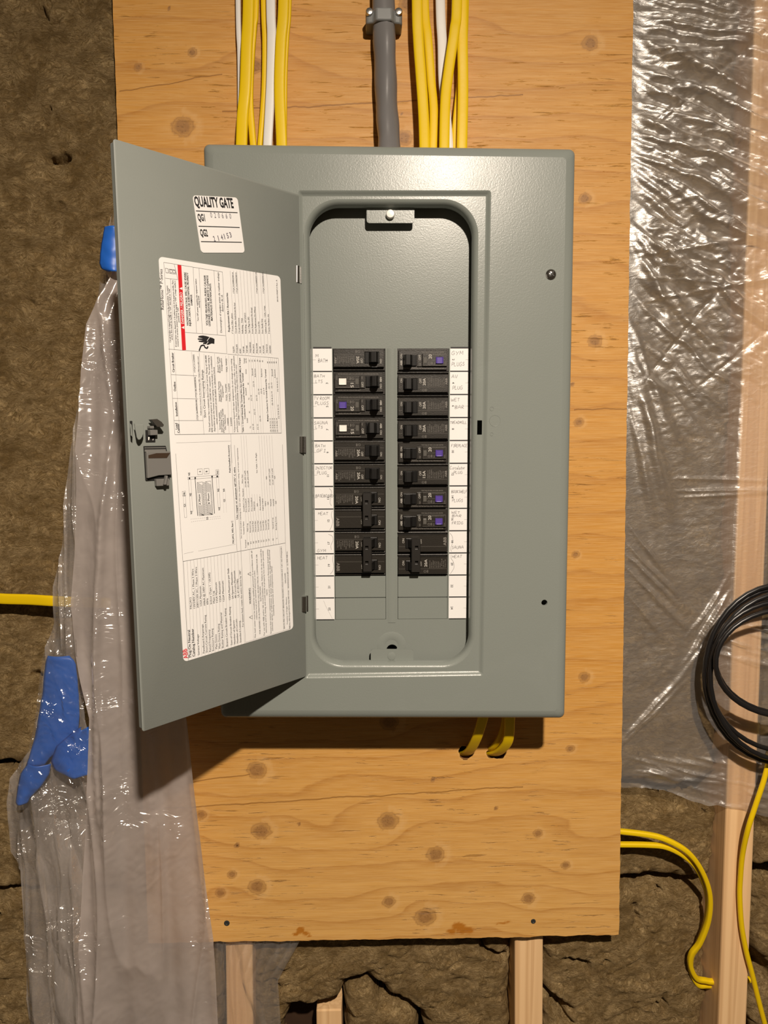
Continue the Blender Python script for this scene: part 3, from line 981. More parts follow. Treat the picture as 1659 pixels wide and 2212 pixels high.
# steel box behind the cover
box = MB()
BX = inset(OUTER, 0.012)
box.loft([ring3(BX, .003, YF + .012, 3), ring3(BX, .003, -0.0005, 3)], False, True)
box.build('enclosure', PAINT, parent=panel, smooth=40)

# stamped cover
cv = MB()
R4 = rrect(inset(OUTER, 0.0105), 0.004, 8)
cv.loft([ring3(OUTER, .0062, YF + .013), ring3(OUTER, .0062, YF + .0062), ring3(inset(OUTER, .0012), .0062, YF + .0040), ring3(inset(OUTER, .0035), .006, YF + .0021),
         ring3(inset(OUTER, .0068), .005, YF + .0006), [(p[0], YF, p[1]) for p in R4]])
REC0 = [xz(643, 411, YF), xz(1061, 411, YF), xz(1044, 1460, YF), xz(658, 1466, YF)]
rec = [(REC0, .0030, 0.0), (inset(REC0, .0009), .0024, .0003), (inset(REC0, .0024), .0018, .0017), (inset(REC0, .0040), .0012, .0031), (inset(REC0, .0050), .0010, .0034)]
cv.loft([ring3(c, r, YF + y) for c, r, y in rec])
scr_hole = xz(1176, 1302, YF)
cv.flat(R4, [rrect(REC0, .0030), circle(scr_hole, .0034, 20)], YF)
cv.loft([[(p[0], YF, p[1]) for p in circle(scr_hole, .0034, 20)], [(p[0], YF + .0022, p[1]) for p in circle(scr_hole, .0030, 20)]])
YR = YF + .0034
OP0 = [xz(654, 430, YR), xz(1034, 430, YR), xz(1025, 1443, YR), xz(671, 1443, YR)]
op = [(OP0, .0370, 0), (inset(OP0, .0016), .0355, .0004), (inset(OP0, .0032), .0340, .0016), (inset(OP0, .0045), .0328, .0036), (inset(OP0, .0053), .0320, .0062), (inset(OP0, .0055), .0318, .0120)]
cv.loft([ring3(c, r, YR + y, 14) for c, r, y in op])
SLOT = [xz(1031, 908, YR), xz(1041.5, 908, YR), xz(1041, 939, YR), xz(1030.5, 939, YR)]
cv.flat(rrect(inset(REC0, .0050), .0010), [rrect(OP0, .0370, 14), SLOT], YR)
cv.loft([[(p[0], YR, p[1]) for p in SLOT], [(p[0], YR + .002, p[1]) for p in SLOT]])
cover = cv.build('cover', PAINT, parent=panel, smooth=50, fix=True)

# lower left folded retaining tabs with plastic studs
for nm, quad, c, r, knob in (('top', [(792, 455), (895, 455), (895, 482), (792, 482)], (843, 465), .0046, WHITEB), ('bottom', [(801, 1402), (893, 1403), (893, 1440), (801, 1440)], (846, 1417), .0046, PAINT)):
    t = MB(); Yt = YF + .0155
    q = [xz(x, y, Yt) for x, y in quad]
    if nm == 'top': q[0] = (q[0][0], q[0][1] + .012); q[1] = (q[1][0], q[1][1] + .012)
    else: q[2] = (q[2][0], q[2][1] - .008); q[3] = (q[3][0], q[3][1] - .008)
    rr = [.001, .001, .003, .003] if nm == 'top' else [.003, .003, .001, .001]
    pts = rrect(q, rr, 5)
    t.plate(pts, [], Yt - .0006, Yt + .0016)
    t.build('retaining_tab', PAINT, parent=cover, smooth=None, bevel=.0008)
    p = at(*c, Yt); k = MB()
    if nm == 'top':
        k.lathe((p[0], Yt, p[2]), [(r, 0), (r, .0046), (r * .85, .0056), (r * .1, .0060)], 20)
    else:
        k.lathe((p[0], Yt, p[2]), [(r, 0), (r, .0010), (r * .8, .0013), (r * .1, .0014)], 20)
    k.build('tab_stud', knob, parent=cover, smooth=40, label='round white stud' if nm == 'top' else None)
# cover screw, upper right
p = at(1190, 593, YF); s = MB()
s.lathe((p[0], YF + .0004, p[2]), [(.0056, 0), (.0056, .0009), (.0042, .0026), (.0024, .0033), (.0005, .0035)], 24)
s.build('cover_screw', STEEL, parent=cover, smooth=35, label='silver pan-head screw')
s = MB()
for a in (0.9, 0.9 + math.pi / 2):
    dx, dz = math.cos(a) * .0034, math.sin(a) * .0034
    s.tube([(p[0] - dx, YF - .0030, p[2] - dz), (p[0] + dx, YF - .0030, p[2] + dz)], .0006, .0004, n=6)
s.build('screw_slot', SCREWD, parent=cover)
# pressed marks right of the latch slot
s = MB()
for (x, y), r in (((1062, 883), .0022), ((1062, 938), .0018), ((1069, 909), .0062)):
    q = at(x, y, YF)
    n = 28
    s.lathe((q[0], YF + .0002, q[2]), [(r, 0), (r * .97, .0005), (r * .93, .0005), (r * .88, 0)], n, cap=False)
s.build('pressed_mark', PAINT, parent=cover, smooth=60)

# dead front
XL0, XL1 = at(721, 1000, Y_DF)[0], at(833, 1000, Y_DF)[0]
XR0, XR1 = at(858.5, 1000, Y_DF)[0], at(968.5, 1000, Y_DF)[0]
ZT, ZB10, ZB12 = Z_CELL - .0005, Z_CELL - 10 * PITCH_CELL, Z_CELL - 12 * PITCH_CELL
DFQ = [xz(640, 425, Y_DF), xz(1017.0, 425, Y_DF), xz(1011.5, 1450, Y_DF), xz(664, 1450, Y_DF)]
hole = circle(xz(847, 1404, Y_DF), .0065, 20)


def rect(x0, x1, z0, z1):
    return [(x0, z1), (x1, z1), (x1, z0), (x0, z0)]


df = MB()
df.plate(rrect(DFQ, .012, 6), [rect(XL0, XL1, ZB12, ZT), rect(XR0, XR1, ZB12, ZT), hole], Y_DF, Y_DF + .0014)
# shallow pressed rib down the middle
xm = (XL1 + XR0) / 2
df.loft([[(xm + a, Y_DF - b, ZT + .0) for a, b in ((-.0048, 0), (-.0036, .0005), (.0036, .0005), (.0048, 0))],
         [(xm + a, Y_DF - b, ZB12 - .004) for a, b in ((-.0048, 0), (-.0036, .0005), (.0036, .0005), (.0048, 0))]], closed=False)
dead = df.build('dead_front', PAINT, parent=panel, smooth=30)
for x0, x1 in ((XL0, XL1), (XR0, XR1)):
    for k in (10, 11):
        t = MB(); g = .0004
        t.plate(rrect([(x0 + g, Z_CELL - k * PITCH_CELL - g), (x1 - g, Z_CELL - k * PITCH_CELL - g), (x1 - g, Z_CELL - (k + 1) * PITCH_CELL + g), (x0 + g, Z_CELL - (k + 1) * PITCH_CELL + g)], .0006, 2), [], Y_DF - .0003, Y_DF + .0012)
        t.build('twist_out', PAINT, parent=dead, smooth=None, bevel=.0004)
# domed dent above the lower stud
q = at(846, 1390, Y_DF); t = MB()
t.lathe((q[0], Y_DF + .0004, q[2] - .003), [(.020, -.0006), (.017, .0004), (.013, .0009), (.009, .0009), (.0066, .0002)], 32, cap=False)
t.build('pressed_dish', PAINT, parent=dead, smooth=60)

# hinges
for (x, y0, y1, dk) in ((641, 575, 611, 0), (651, 943, 978, 1), (656, 1288, 1320, 1)):
    a, b = at(x, y0, YF - .002), at(x, y1, YF - .002)
    h = MB()
    h.tube([a, (a + b) / 2, b], .0034, .0034, n=16)
    h.box(a[0], a[0] + .0046, YF + .0002, YF + .0012, b[2], a[2])
    h.build('hinge', STEEL, parent=panel, smooth=40, label='bright steel hinge knuckle')

# ------------------------------------------------------------------ directory strips with handwriting
GLY = {
    'A': [[(0, 0), (.45, 1), (.9, 0)], [(.2, .38), (.75, .38)]], 'B': [[(0, 0), (0, 1), (.55, .95), (.6, .7), (0, .52), (.65, .42), (.65, .1), (0, 0)]],
    'C': [[(.75, .85), (.4, 1), (.05, .6), (.1, .15), (.5, 0), (.8, .2)]], 'D': [[(0, 0), (0, 1), (.5, .9), (.75, .5), (.5, .1), (0, 0)]],
    'E': [[(.7, 1), (0, .97), (0, 0), (.7, .03)], [(0, .52), (.55, .52)]], 'F': [[(.7, 1), (0, .97), (0, 0)], [(0, .52), (.5, .55)]],
    'G': [[(.75, .88), (.4, 1), (.05, .6), (.1, .12), (.5, 0), (.78, .2), (.78, .45), (.45, .45)]], 'H': [[(0, 1), (.02, 0)], [(.7, 1), (.7, 0)], [(0, .5), (.7, .55)]],
    'I': [[(.1, 1), (.6, 1)], [(.35, 1), (.35, 0)], [(.1, 0), (.6, 0)]], 'J': [[(.1, 1), (.7, 1)], [(.45, 1), (.45, .1), (.2, 0), (0, .2)]],
    'K': [[(0, 1), (0, 0)], [(.65, 1), (0, .45), (.7, 0)]], 'L': [[(0, 1), (0, 0), (.65, .03)]], 'M': [[(0, 0), (.1, 1), (.45, .3), (.8, 1), (.9, 0)]],
    'N': [[(0, 0), (.05, 1), (.65, 0), (.7, 1)]], 'O': [[(.35, 1), (.02, .6), (.1, .1), (.5, 0), (.75, .45), (.6, .9), (.35, 1)]],
    'P': [[(0, 0), (.03, 1), (.6, .9), (.6, .55), (.02, .45)]], 'R': [[(0, 0), (.03, 1), (.6, .9), (.6, .58), (.05, .48), (.7, 0)]],
    'S': [[(.65, .9), (.3, 1), (.05, .75), (.35, .55), (.65, .3), (.4, 0), (0, .1)]], 'T': [[(0, 1), (.8, 1)], [(.4, 1), (.38, 0)]],
    'U': [[(0, 1), (.03, .2), (.35, 0), (.68, .2), (.7, 1)]], 'V': [[(0, 1), (.4, 0), (.8, 1)]], 'W': [[(0, 1), (.2, 0), (.48, .7), (.75, 0), (1, 1)]],
    'Y': [[(0, 1), (.38, .5)], [(.8, 1), (.25, -.05)]],
    'c': [[(.5, .5), (.2, .6), (0, .3), (.2, 0), (.5, .1)]], 'i': [[(.15, .55), (.15, 0), (.3, .05)], [(.15, .8), (.18, .84)]], 'r': [[(0, .55), (.05, 0)], [(.03, .4), (.3, .58), (.4, .5)]],
    'u': [[(0, .55), (.05, .1), (.3, .05), (.42, .55), (.45, 0)]], 'l': [[(.05, 1), (.05, 0), (.2, .05)]], 'a': [[(.45, .5), (.15, .58), (0, .25), (.15, 0), (.42, .3), (.45, .55), (.48, 0)]],
    't': [[(.2, .9), (.2, .1), (.4, .05)], [(0, .6), (.4, .62)]], 'o': [[(.25, .58), (0, .3), (.2, 0), (.45, .25), (.25, .58)]],
}
NY = np.array([0, -1.0, 0]); UX = np.array([1.0, 0, 0]); UZ = np.array([0, 0, 1.0])


def handwrite(mb, s, x, z, w, h, y, m=1, seed=0, pen=.00036, slant=0.12):
    rng = random.Random(seed * 31 + len(s))
    wid = []
    for ch in s:
        g = GLY.get(ch)
        wid.append(0.55 if g is None else max(p[0] for st in g for p in st) + 0.30)
    sc = w / (sum(wid) - 0.3); cx = 0
    for ch, cw in zip(s, wid):
        g = GLY.get(ch)
        if g:
            jz = rng.uniform(-.07, .07); jh = rng.uniform(.9, 1.08)
            for st in g:
                P = spline([(px, 0, pz) for px, pz in st], 4) if len(st) > 2 else np.array([(px, 0, pz) for px, pz in st], float)
                Q = [np.array([x + (cx + p[0] + slant * p[2]) * sc, y, z + (p[2] * jh + jz) * h]) for p in P]
                put_stroke(mb, Q, pen, NY, m)
        cx += cw


# (lines of writing: text, x fraction, z fraction from top, width fraction, height fraction)
LEFT = [[('M', .14, .38, .14, .13), ('BATH', .28, .62, .46, .15)], [('BATH', .06, .24, .53, .12), ('LTS', .14, .48, .34, .13)], [('TV ROOM', .03, .20, .80, .13), ('PLUGS', .10, .42, .68, .14)],
        [('SAUNA', .03, .26, .70, .14), ('LTS', .10, .45, .36, .12)], [('BATH', .08, .26, .50, .13), ('GFI', .14, .48, .46, .14)], [('INJECTOR', .06, .22, .88, .12), ('PLUG', .16, .46, .48, .14)],
        [('BASEBOARD', .06, .47, .92, .13)], [('HEAT', .18, .24, .52, .13)], [('GYM', .10, .94, .46, .13)], [('HEAT', .12, .24, .52, .14)], [], []]
RIGHT = [[('GYM', .07, .28, .62, .16), ('PLUGS', .09, .78, .68, .17)], [('AV', .08, .28, .32, .15), ('PLUG', .15, .80, .52, .16)], [('WET', .06, .28, .46, .13), ('BAR', .28, .62, .48, .14)],
         [('TREADMILL', .02, .25, .90, .12)], [('FIREPLACE', .10, .27, .86, .13)], [('Circulator', .02, .25, .82, .15), ('PLUG', .24, .46, .46, .12)], [('BOOKSHELF', .12, .30, .86, .13), ('PLUGS', .16, .72, .58, .14)],
         [('WET', .12, .22, .46, .11), ('BAR', .16, .37, .50, .11), ('FRIDG', .16, .72, .60, .13)], [('SAUNA', .16, .82, .64, .14)], [('HEAT', .18, .20, .54, .13)], [], []]
BR_L = {6: [(.78, .06), (.90, .20), (.86, .50), (.82, .74), (.90, .88)], 7: [(.94, .05), (.88, .25), (.95, .55), (.88, .80), (.78, .97)], 8: [(.72, .10), (.92, .20), (.95, .40), (.84, .64), (.86, .84)], 9: [(.94, .05), (.92, .28), (.98, .55), (.92, .80), (.78, .95)]}
BR_R = {8: [(.05, .08), (.18, .25), (.20, .50), (.10, .80), (.14, .96)], 9: [(.12, .05), (.12, .22), (.25, .40), (.28, .68), (.08, .97)]}
YP = Y_DF - .0004


def directory(side):
    st = MB()
    if side == 'L': x0, x1 = at(678.5, 1000, YP)[0], at(719.5, 1000, YP)[0]
    else: x0, x1 = at(971, 1000, YP)[0], at(1010, 1000, YP)[0]
    st.plate(rect(x0 + .0006, x1 - .0006, ZB12 - .0004, Z_CELL + .0012), [], YP, Y_DF + .00001)
    strip = st.build('directory_strip', INK, parent=panel)
    w = x1 - x0
    for k in range(12):
        zt = Z_CELL - k * PITCH_CELL - .0007; zb = Z_CELL - (k + 1) * PITCH_CELL + .0007; hh = zt - zb
        c = MB(); yk = YP - .0002; yi = yk - .00012
        c.plate(rect(x0, x1, zb, zt), [], yk, YP, 0)
        num = str(2 * k + 1 if side == 'L' else 2 * k + 2)
        if side == 'L':
            put_line(c, (x0, yi, (zt + zb) / 2), (x0 + .16 * w, yi, (zt + zb) / 2), .00018, NY, 2)
            put_text(c, num, (x1 - .22 * w, yi, (zt + zb) / 2 - .0009 * len(num)), UZ, -UX, None, .0024, True, 1)
        else:
            put_line(c, (x1, yi, (zt + zb) / 2), (x1 - .16 * w, yi, (zt + zb) / 2), .00018, NY, 2)
            put_text(c, num, (x0 + .12 * w, yi, (zt + zb) / 2 + .0009 * len(num)), -UZ, UX, None, .0024, True, 1)
        for i, (s, fx, fz, fw, fh) in enumerate((LEFT if side == 'L' else RIGHT)[k]):
            handwrite(c, s, x0 + fx * w, zt - fz * hh, fw * w, fh * hh, yi, 2, k * 3 + i + (50 if side == 'R' else 0))
        br = (BR_L if side == 'L' else BR_R).get(k)
        if br:
            put_stroke(c, spline([(x0 + a * w, yi, zt - b * hh) for a, b in br], 8), .0003, NY, 2)
        if side == 'L' and k == 11:
            put_stroke(c, spline([(x0 + a * w, yi, zt - b * hh) for a, b in ((.42, .1), (.55, .4), (.78, .8), (.88, .98))], 6), .00016, NY, 3)
        c.build('directory_label', [PAPER, INK, PENCIL, INKB], parent=strip, fix=False)


directory('L')
directory('R')

# ------------------------------------------------------------------ door
dr = MB()
TH = 0.0013
dq = [dp(245, 299, 0), dp(646, 420, 0), dp(662, 1461, 0), dp(308, 1581, 0)]


def dl(p):
    q = np.array(p) - DP0
    return (q @ DEX, q[2])


def d3(s, h):
    return DP0 + DEX * s[0] + np.array([0, 0, s[1]]) + DN * h


DQ = [dl(p) for p in dq]            # TL (free), TR (hinge), BR, BL
H_TOP, H_BOT = (DQ[0][1] + DQ[1][1]) / 2, (DQ[2][1] + DQ[3][1]) / 2
cor = [np.array(DQ[0]), np.array(DQ[1]), np.array(DQ[2]), np.array(DQ[3])]


def rr_door(ins, r, n=6):
    c = [cor[0] + (-ins, -ins), cor[1] + (ins, -ins), cor[2] + (ins, ins), cor[3] + (-ins, ins)]
    return rrect(c, r, n)


front = rr_door(0, .0022)
dr.loft([[d3(s, 0) for s in rr_door(.0005, .002)], [d3(s, -.0004) for s in front], [d3(s, -TH) for s in front]], True, True)
# returned lip on the far side of the door
dr.loft([[d3(s, -TH) for s in rr_door(.0008, .002)], [d3(s, -.0075) for s in rr_door(.0008, .002)], [d3(s, -.0075) for s in rr_door(.0020, .002)], [d3(s, -TH) for s in rr_door(.0020, .002)]])
door = dr.build('door', DOORP, parent=panel, smooth=40)


def dslab(mb, px, h0, h1, m=0):
    a = [dp(x, y, 0) + DN * h0 for x, y in px]
    b = [dp(x, y, 0) + DN * h1 for x, y in px]
    mb.loft([a, b], True, True, m)


DUZ = np.array([0, 0, 1.0])


def dtext(mb, s, a, b, cap_px, bold=False, m=1, h=.0006):
    """text from pixel a to pixel b on the door (baseline), letter height cap_px"""
    p, q = dp(*a, h), dp(*b, h)
    du = q - p; L = np.linalg.norm(du); du /= L
    dv = np.cross(DN, du)
    put_text(mb, s, p, du, dv, L, cap_px, bold, m)


def dline(mb, a, b, w, m=1, h=.0006):
    put_line(mb, dp(*a, h), dp(*b, h), w, DN, m)


# quality sticker ------------------------------------------------------
qg = MB()
cq = [dl(dp(x, y, 0)) for x, y in ((415.5, 422), (512.5, 427), (528.5, 546), (434, 546))]
qr = rrect([np.array(c) for c in cq], .0032, 6)
qg.loft([[d3(s, .0004) for s in qr], [d3(s, .00002) for s in qr]], True, True)


def q_(x, y):
    return (400 + x / 11.06, 410 + y / 11.06)


dtext(qg, 'QUALITY GATE', q_(240, 388), q_(1165, 430), .0083, 2)
for a, b in (((258, 503), (1252, 547)), ((318, 868), (1303, 900)), ((378, 1236), (1354, 1253))):
    dline(qg, q_(*a), q_(*b), .0007)
dtext(qg, 'QG1', q_(312, 735), q_(485, 742), .0058, 2)
dtext(qg, 'QG2', q_(370, 1100), q_(548, 1108), .0058, 2)
for i, ch in enumerate('020660'):
    x, y = 612 + i * 91, 662 + i * 5
    dtext(qg, ch, q_(x, y), q_(x + (14 if ch == '1' else 40), y + 2), .0046, False, 2)
for i, (ch, x, y) in enumerate((('2', 690, 1232), ('1', 800, 1216), ('4', 872, 1196), ('1', 945, 1176), ('5', 1010, 1158), ('3', 1078, 1138))):
    dtext(qg, ch, q_(x, y), q_(x + (16 if ch == '1' else 42), y - (2 if ch == '1' else 6)), .0046, True, 2)
qg.build('inspection_sticker', [PAPER, INK, STAMP], parent=door, fix=False, label='small white QUALITY GATE sticker')

# rating label ---------------------------------------------------------
lb = MB()
cl = [np.array(dl(dp(x, y, 0))) for x, y in ((342, 554), (605, 597), (633, 1358), (396, 1430))]
lr = rrect(cl, .0042, 6)
lb.loft([[d3(s, .0004) for s in lr], [d3(s, .00002) for s in lr]], True, True)
K = 4.809


def c1(x, y): return (320 + x / K, 540 + y / K)
def c2(x, y): return (340 + x / K, 980 + y / K)


PXM = 0.100e-3            # label letter heights: crop pixel to metres on the door


def T1(s, x0, y0, x1, y1, h=17, bold=False, m=1): dtext(lb, s, c1(x0, y0), c1(x1, y1), h * PXM * 1.12, bold, m)
def T2(s, x0, y0, x1, y1, h=19, bold=False, m=1): dtext(lb, s, c2(x0, y0), c2(x1, y1), h * PXM * 1.12, bold, m)
def L1(x0, y0, x1, y1, w=.00028, m=3): dline(lb, c1(x0, y0), c1(x1, y1), w, m, .0005)
def L2(x0, y0, x1, y1, w=.00028, m=3): dline(lb, c2(x0, y0), c2(x1, y1), w, m, .0005)


T1('ReliaHome™ P-Series', 165, 620, 148, 200, 26)
T1('Circuit breaker is tripped if toggle is in the mid position. To restore', 237, 960, 205, 370, 15)
T1('service, first move the handle to "OFF" then back to "ON"', 256, 935, 228, 400, 15)
T1('El interruptor esta disparado si la palanca esta en la posicion media. Para', 298, 1005, 262, 315, 14)
T1('restaurar el servicio, primero mueve la manija a "OFF" y luego vuelva a', 318, 1003, 284, 320, 14)
T1('ponerla en "ON".', 326, 750, 316, 590, 14)
# red danger bar
dslab(lb, [c1(302, 152), c1(342, 158), c1(391, 1040), c1(351, 1042)], .00045, .0003, 4)
T1('DANGER / PELIGRO', 372, 768, 354, 440, 22, True, 0)


def tri(cf, cx, cy, r, m):
    pts = [dp(*cf(cx - r * 1.1, cy), .0007), dp(*cf(cx + r, cy + r), .0007), dp(*cf(cx + r, cy - r), .0007)]
    lb.add(pts, [(0, 1, 2)], m)


tri(c1, 361, 805, 15, 0); tri(c1, 340, 400, 15, 0)
T1('HAZARDOUS VOLTAGE, WILL CAUSE SEVERE', 420, 785, 392, 232, 17, True)
T1('INJURY, DEATH, OR SUBSTANTIAL PROPERTY', 447, 790, 417, 235, 17, True)
T1('DAMAGE.', 462, 575, 455, 460, 17, True)
T1('Turn OFF power supplying this equipment before', 526, 740, 502, 300, 14)
T1('working inside', 540, 600, 530, 475, 14)
T1('VOLTAJE PELIGROSO, PUEDE CAUSAR', 622, 785, 597, 262, 18, True)
T1('LESIONES GRAVES, MUERTE O DANOS', 648, 790, 624, 265, 18, True)
T1('MATERIALES SUSTANCIALES.', 672, 735, 652, 345, 18, True)
T1('Desenergice el equipo antes de realizar trabajo', 768, 858, 735, 232, 18)
T1('dentro de el.', 784, 640, 774, 465, 18)
T1('Replacement Kit / Accessories', 850, 850, 828, 445, 18, True)
rows = [('TQLFP1', '1" Front Filler plates', ''), ('PTHQL492', 'Circuit Breaker Hold-Down Kit End', '1TQC163000Z0014'), ('PDR0', 'Circuit Directory', '1TQC163000Z0015'), ('THP100', 'Padlocking - THQL', ''),
        ('THP100E', 'Padlocking - AFCI/GFCI', ''), ('THQLSURGE2', 'Type 2 Plug-On SPD', ''), ('PFAL2412', 'Front Replacement Kit (Gray)', ''), ('PFAL2412W', 'Front Replacement Kit (White)', ''),
        ('TDL108', 'Door Lock Kit', '1TQC163000Z0114'), ('PLTCHGR', 'Door Handle Gray', ''), ('THLA2125', 'Subfeed Lug Kit - 125A, 2 Pole', '1TQC163000Z0125'), ('PHDWRE1', 'P-Series Hardware Kit', '')]
for k, (a, b, c) in enumerate(rows):
    x = 898 + 34.4 * k
    T1(a, x, 1072, x - 4, 1072 - 11.5 * len(a), 15)
    T1(b, x - 13, 868, x - 13 - .045 * 9.6 * len(b), 868 - 9.6 * len(b), 15)
    if c: T1(c, x - 36, 448 - 0, x - 47, 235, 14)
    L1(x + 8, 1088, x - 46, 215, .00018)
T1('20143199AP13 Rev. A', 1352, 540, 1341, 310, 14)
for s, x0, y0, x1, y1 in (('Load', 306, 1862, 302, 1798), ('Center', 328, 1900, 321, 1800), ('Installation', 309, 1725, 297, 1580), ('Outline', 290, 1468, 284, 1368), ('Circuit Breaker', 275, 1270, 262, 1065)):
    T1(s, x0, y0, x1, y1, 19, True)
T1('1TQC263000Z0100', 520, 1765, 508, 1555, 15); T1('1TQC863000E0036', 508, 1535, 495, 1318, 15); T1('1TQC213Z0005', 492, 1268, 480, 1085, 15)
T1('Publication located at the following URL: https://library.abb.com/', 556, 1715, 524, 1105, 12)
T1('Short Circuit Interrupting Ratings', 602, 1740, 572, 1245, 21)
T1('This load center has a maximum Short-Circuit Current Rating of 100,000', 648, 1890, 607, 1095, 16)
T1('RMS symmetrical amperes at 120/240 VAC maximum. The actual rating is', 674, 1890, 634, 1095, 16)
T1('dependent upon the lowest interrupting circuit breaker or combination', 699, 1885, 661, 1105, 16)
T1('series connected circuit breaker as tabulated below', 722, 1810, 691, 1215, 16)
for s, x0, y0, x1, y1 in (('System Available', 754, 1865, 746, 1685), ('Interrupting Current', 773, 1890, 762, 1665), ('(AIC) Rating at 120/240', 793, 1900, 781, 1650), ('VAC Maximum', 811, 1870, 803, 1710), ('Integral or Remote', 748, 1570, 738, 1365),
                          ('Main/Feeder Type*', 767, 1575, 756, 1365), ('Designation', 784, 1530, 778, 1410), ('Branch Circuit', 735, 1270, 727, 1110), ('Breaker Type*', 753, 1275, 745, 1110), ('Designation', 773, 1255, 766, 1125),
                          ('10000', 838, 1820, 834, 1745), ('THQL, THQMV', 823, 1570, 814, 1390), ('THQL, THHQL', 826, 1270, 818, 1125), ('22000', 872, 1830, 867, 1740), ('THHQL, THQMV', 856, 1575, 846, 1385)):
    T1(s, x0, y0, x1, y1, 15)
T1('*Characters beyond the type designations do not change series rating', 908, 1895, 870, 1130, 15)
T1('performance. For additional series ratings please refer to publication', 934, 1890, 895, 1100, 15)
T1('DET-008/1TQC530033D0208 at https://library.abb.com/', 953, 1820, 921, 1190, 15)
T1('Table 1: Ground/ Neutral Bar Terminal Wire Size (AWG/KCMIL) & Torque', 994, 1895, 957, 1120, 15, True)
T1('Conductor for Ground/ Neutral Bar Terminal', 1013, 1755, 988, 1280, 15, True)
T1('Multiple Conductor for Ground/ Neutral Bar Terminal', 1250, 1780, 1224, 1240, 14, True)
for s, x, y in (('Solid', 1038, 1795), ('Stranded', 1024, 1510), ('Drive', 1024, 1285), ('Torque', 1006, 1180), ('Lb-In', 1024, 1172), ('Cu', 1068, 1850), ('Al', 1060, 1695), ('Cu', 1052, 1555), ('Al', 1046, 1400), ('15', 1060, 1160), ('15', 1087, 1160),
                ('20', 1114, 1160), ('20', 1143, 1160), ('40', 1168, 1165), ('45', 1195, 1165), ('(1) 14', 1098, 1865), ('(1) 12', 1145, 1865), ('(1) 14', 1079, 1565), ('(1) 12', 1134, 1565), ('(1) 12', 1112, 1710), ('(1) 12', 1102, 1420),
                ('(1) 10', 1171, 1780), ('(1) 10', 1156, 1500), ('(1) 8', 1182, 1490), ('(1) 6-4', 1209, 1500), ('Slotted/', 1091, 1305), ('Robertson', 1119, 1318), ('Robertson', 1186, 1318), ('(2) 10 & (1) 12', 1280, 1890), ('(2) 10 & (2) 14', 1304, 1890),
                ('(2) 10 & (1) 14', 1324, 1890), ('(1) 12 & (2) 14', 1348, 1890), ('(2) 12', 1262, 1440), ('(2) 12', 1290, 1435), ('(2) 10 & (1) 14', 1297, 1612), ('(1) 10 & (1) 12', 1362, 1750), ('(2) 10 & (1) 12', 1352, 1470), ('30', 1248, 1178), ('30', 1270, 1178),
                ('30', 1292, 1178), ('30', 1314, 1178), ('30', 1338, 1178), ('Slotted/', 1296, 1312), ('Robertson', 1324, 1325)):
    T1(s, x, y, x - 0.5 * len(s), y - 9.5 * len(s), 13)
for k in range(6): L1(1078 + 24 * k, 1905, 1042 + 24 * k, 1120, .00014)
for k in range(5): L1(1288 + 21 * k, 1905, 1250 + 21 * k, 1120, .00014)
for a in ((842, 1905, 806, 1100), (880, 1905, 836, 1095), (726, 1905, 690, 1075)): L1(*a, .00016)
# ruled boxes
L1(162, 128, 278, 1918); L1(162, 128, 772, 228); L1(175, 292, 305, 308); L1(232, 300, 272, 1036); L1(212, 1030, 818, 1078); L1(772, 228, 818, 1078)
L1(382, 855, 805, 890); L1(467, 180, 503, 862); L1(528, 190, 564, 866); L1(684, 212, 720, 880); L1(272, 152, 310, 310)
L1(240, 1295, 508, 1306); L1(252, 1542, 520, 1548); L1(268, 1772, 572, 1772); L1(278, 1918, 1386, 1902, .0004); L1(272, 1060, 330, 1915, .00018); L1(450, 1058, 520, 1770, .00018); L1(530, 1065, 580, 1918, .00022)
L1(578, 1078, 600, 1500, .00018); L1(824, 1082, 1352, 1124); L1(1352, 1124, 1386, 1902); L1(930, 1095, 975, 1905, .00022)
# small breaker icon in the corner box
for q in ([(178, 190), (205, 194), (212, 240), (185, 236)], [(215, 198), (285, 208), (290, 250), (222, 242)], [(225, 205), (248, 208), (252, 236), (229, 233)], [(256, 210), (278, 213), (282, 240), (260, 237)]):
    for i in range(4): L1(*q[i - 1], *q[i], .0003, 1)
# shock pictogram: hand with a cut through it
hand = [(545, 890), (570, 888), (600, 893), (640, 905), (672, 915), (690, 925), (688, 975), (660, 970), (622, 985), (600, 978), (570, 975), (572, 962), (600, 955), (560, 958), (525, 952), (525, 942), (575, 938), (515, 930), (516, 918), (575, 920), (520, 906), (524, 895), (585, 905), (545, 899)]
lb.add([dp(*c1(x, y), .0006) for x, y in hand], [tuple(t) for t in tessellate_polygon([[Vector((x, y, 0)) for x, y in hand]])], 1)
put_stroke(lb, spline([dp(*c1(x, y), .0006) for x, y in ((530, 1048), (540, 1020), (552, 995), (580, 990), (590, 1010), (612, 1020), (622, 1000))], 5), .0013, DN, 1)
put_stroke(lb, [dp(*c1(x, y), .0008) for x, y in ((600, 985), (625, 955), (612, 945), (640, 905))], .0005, DN, 0)
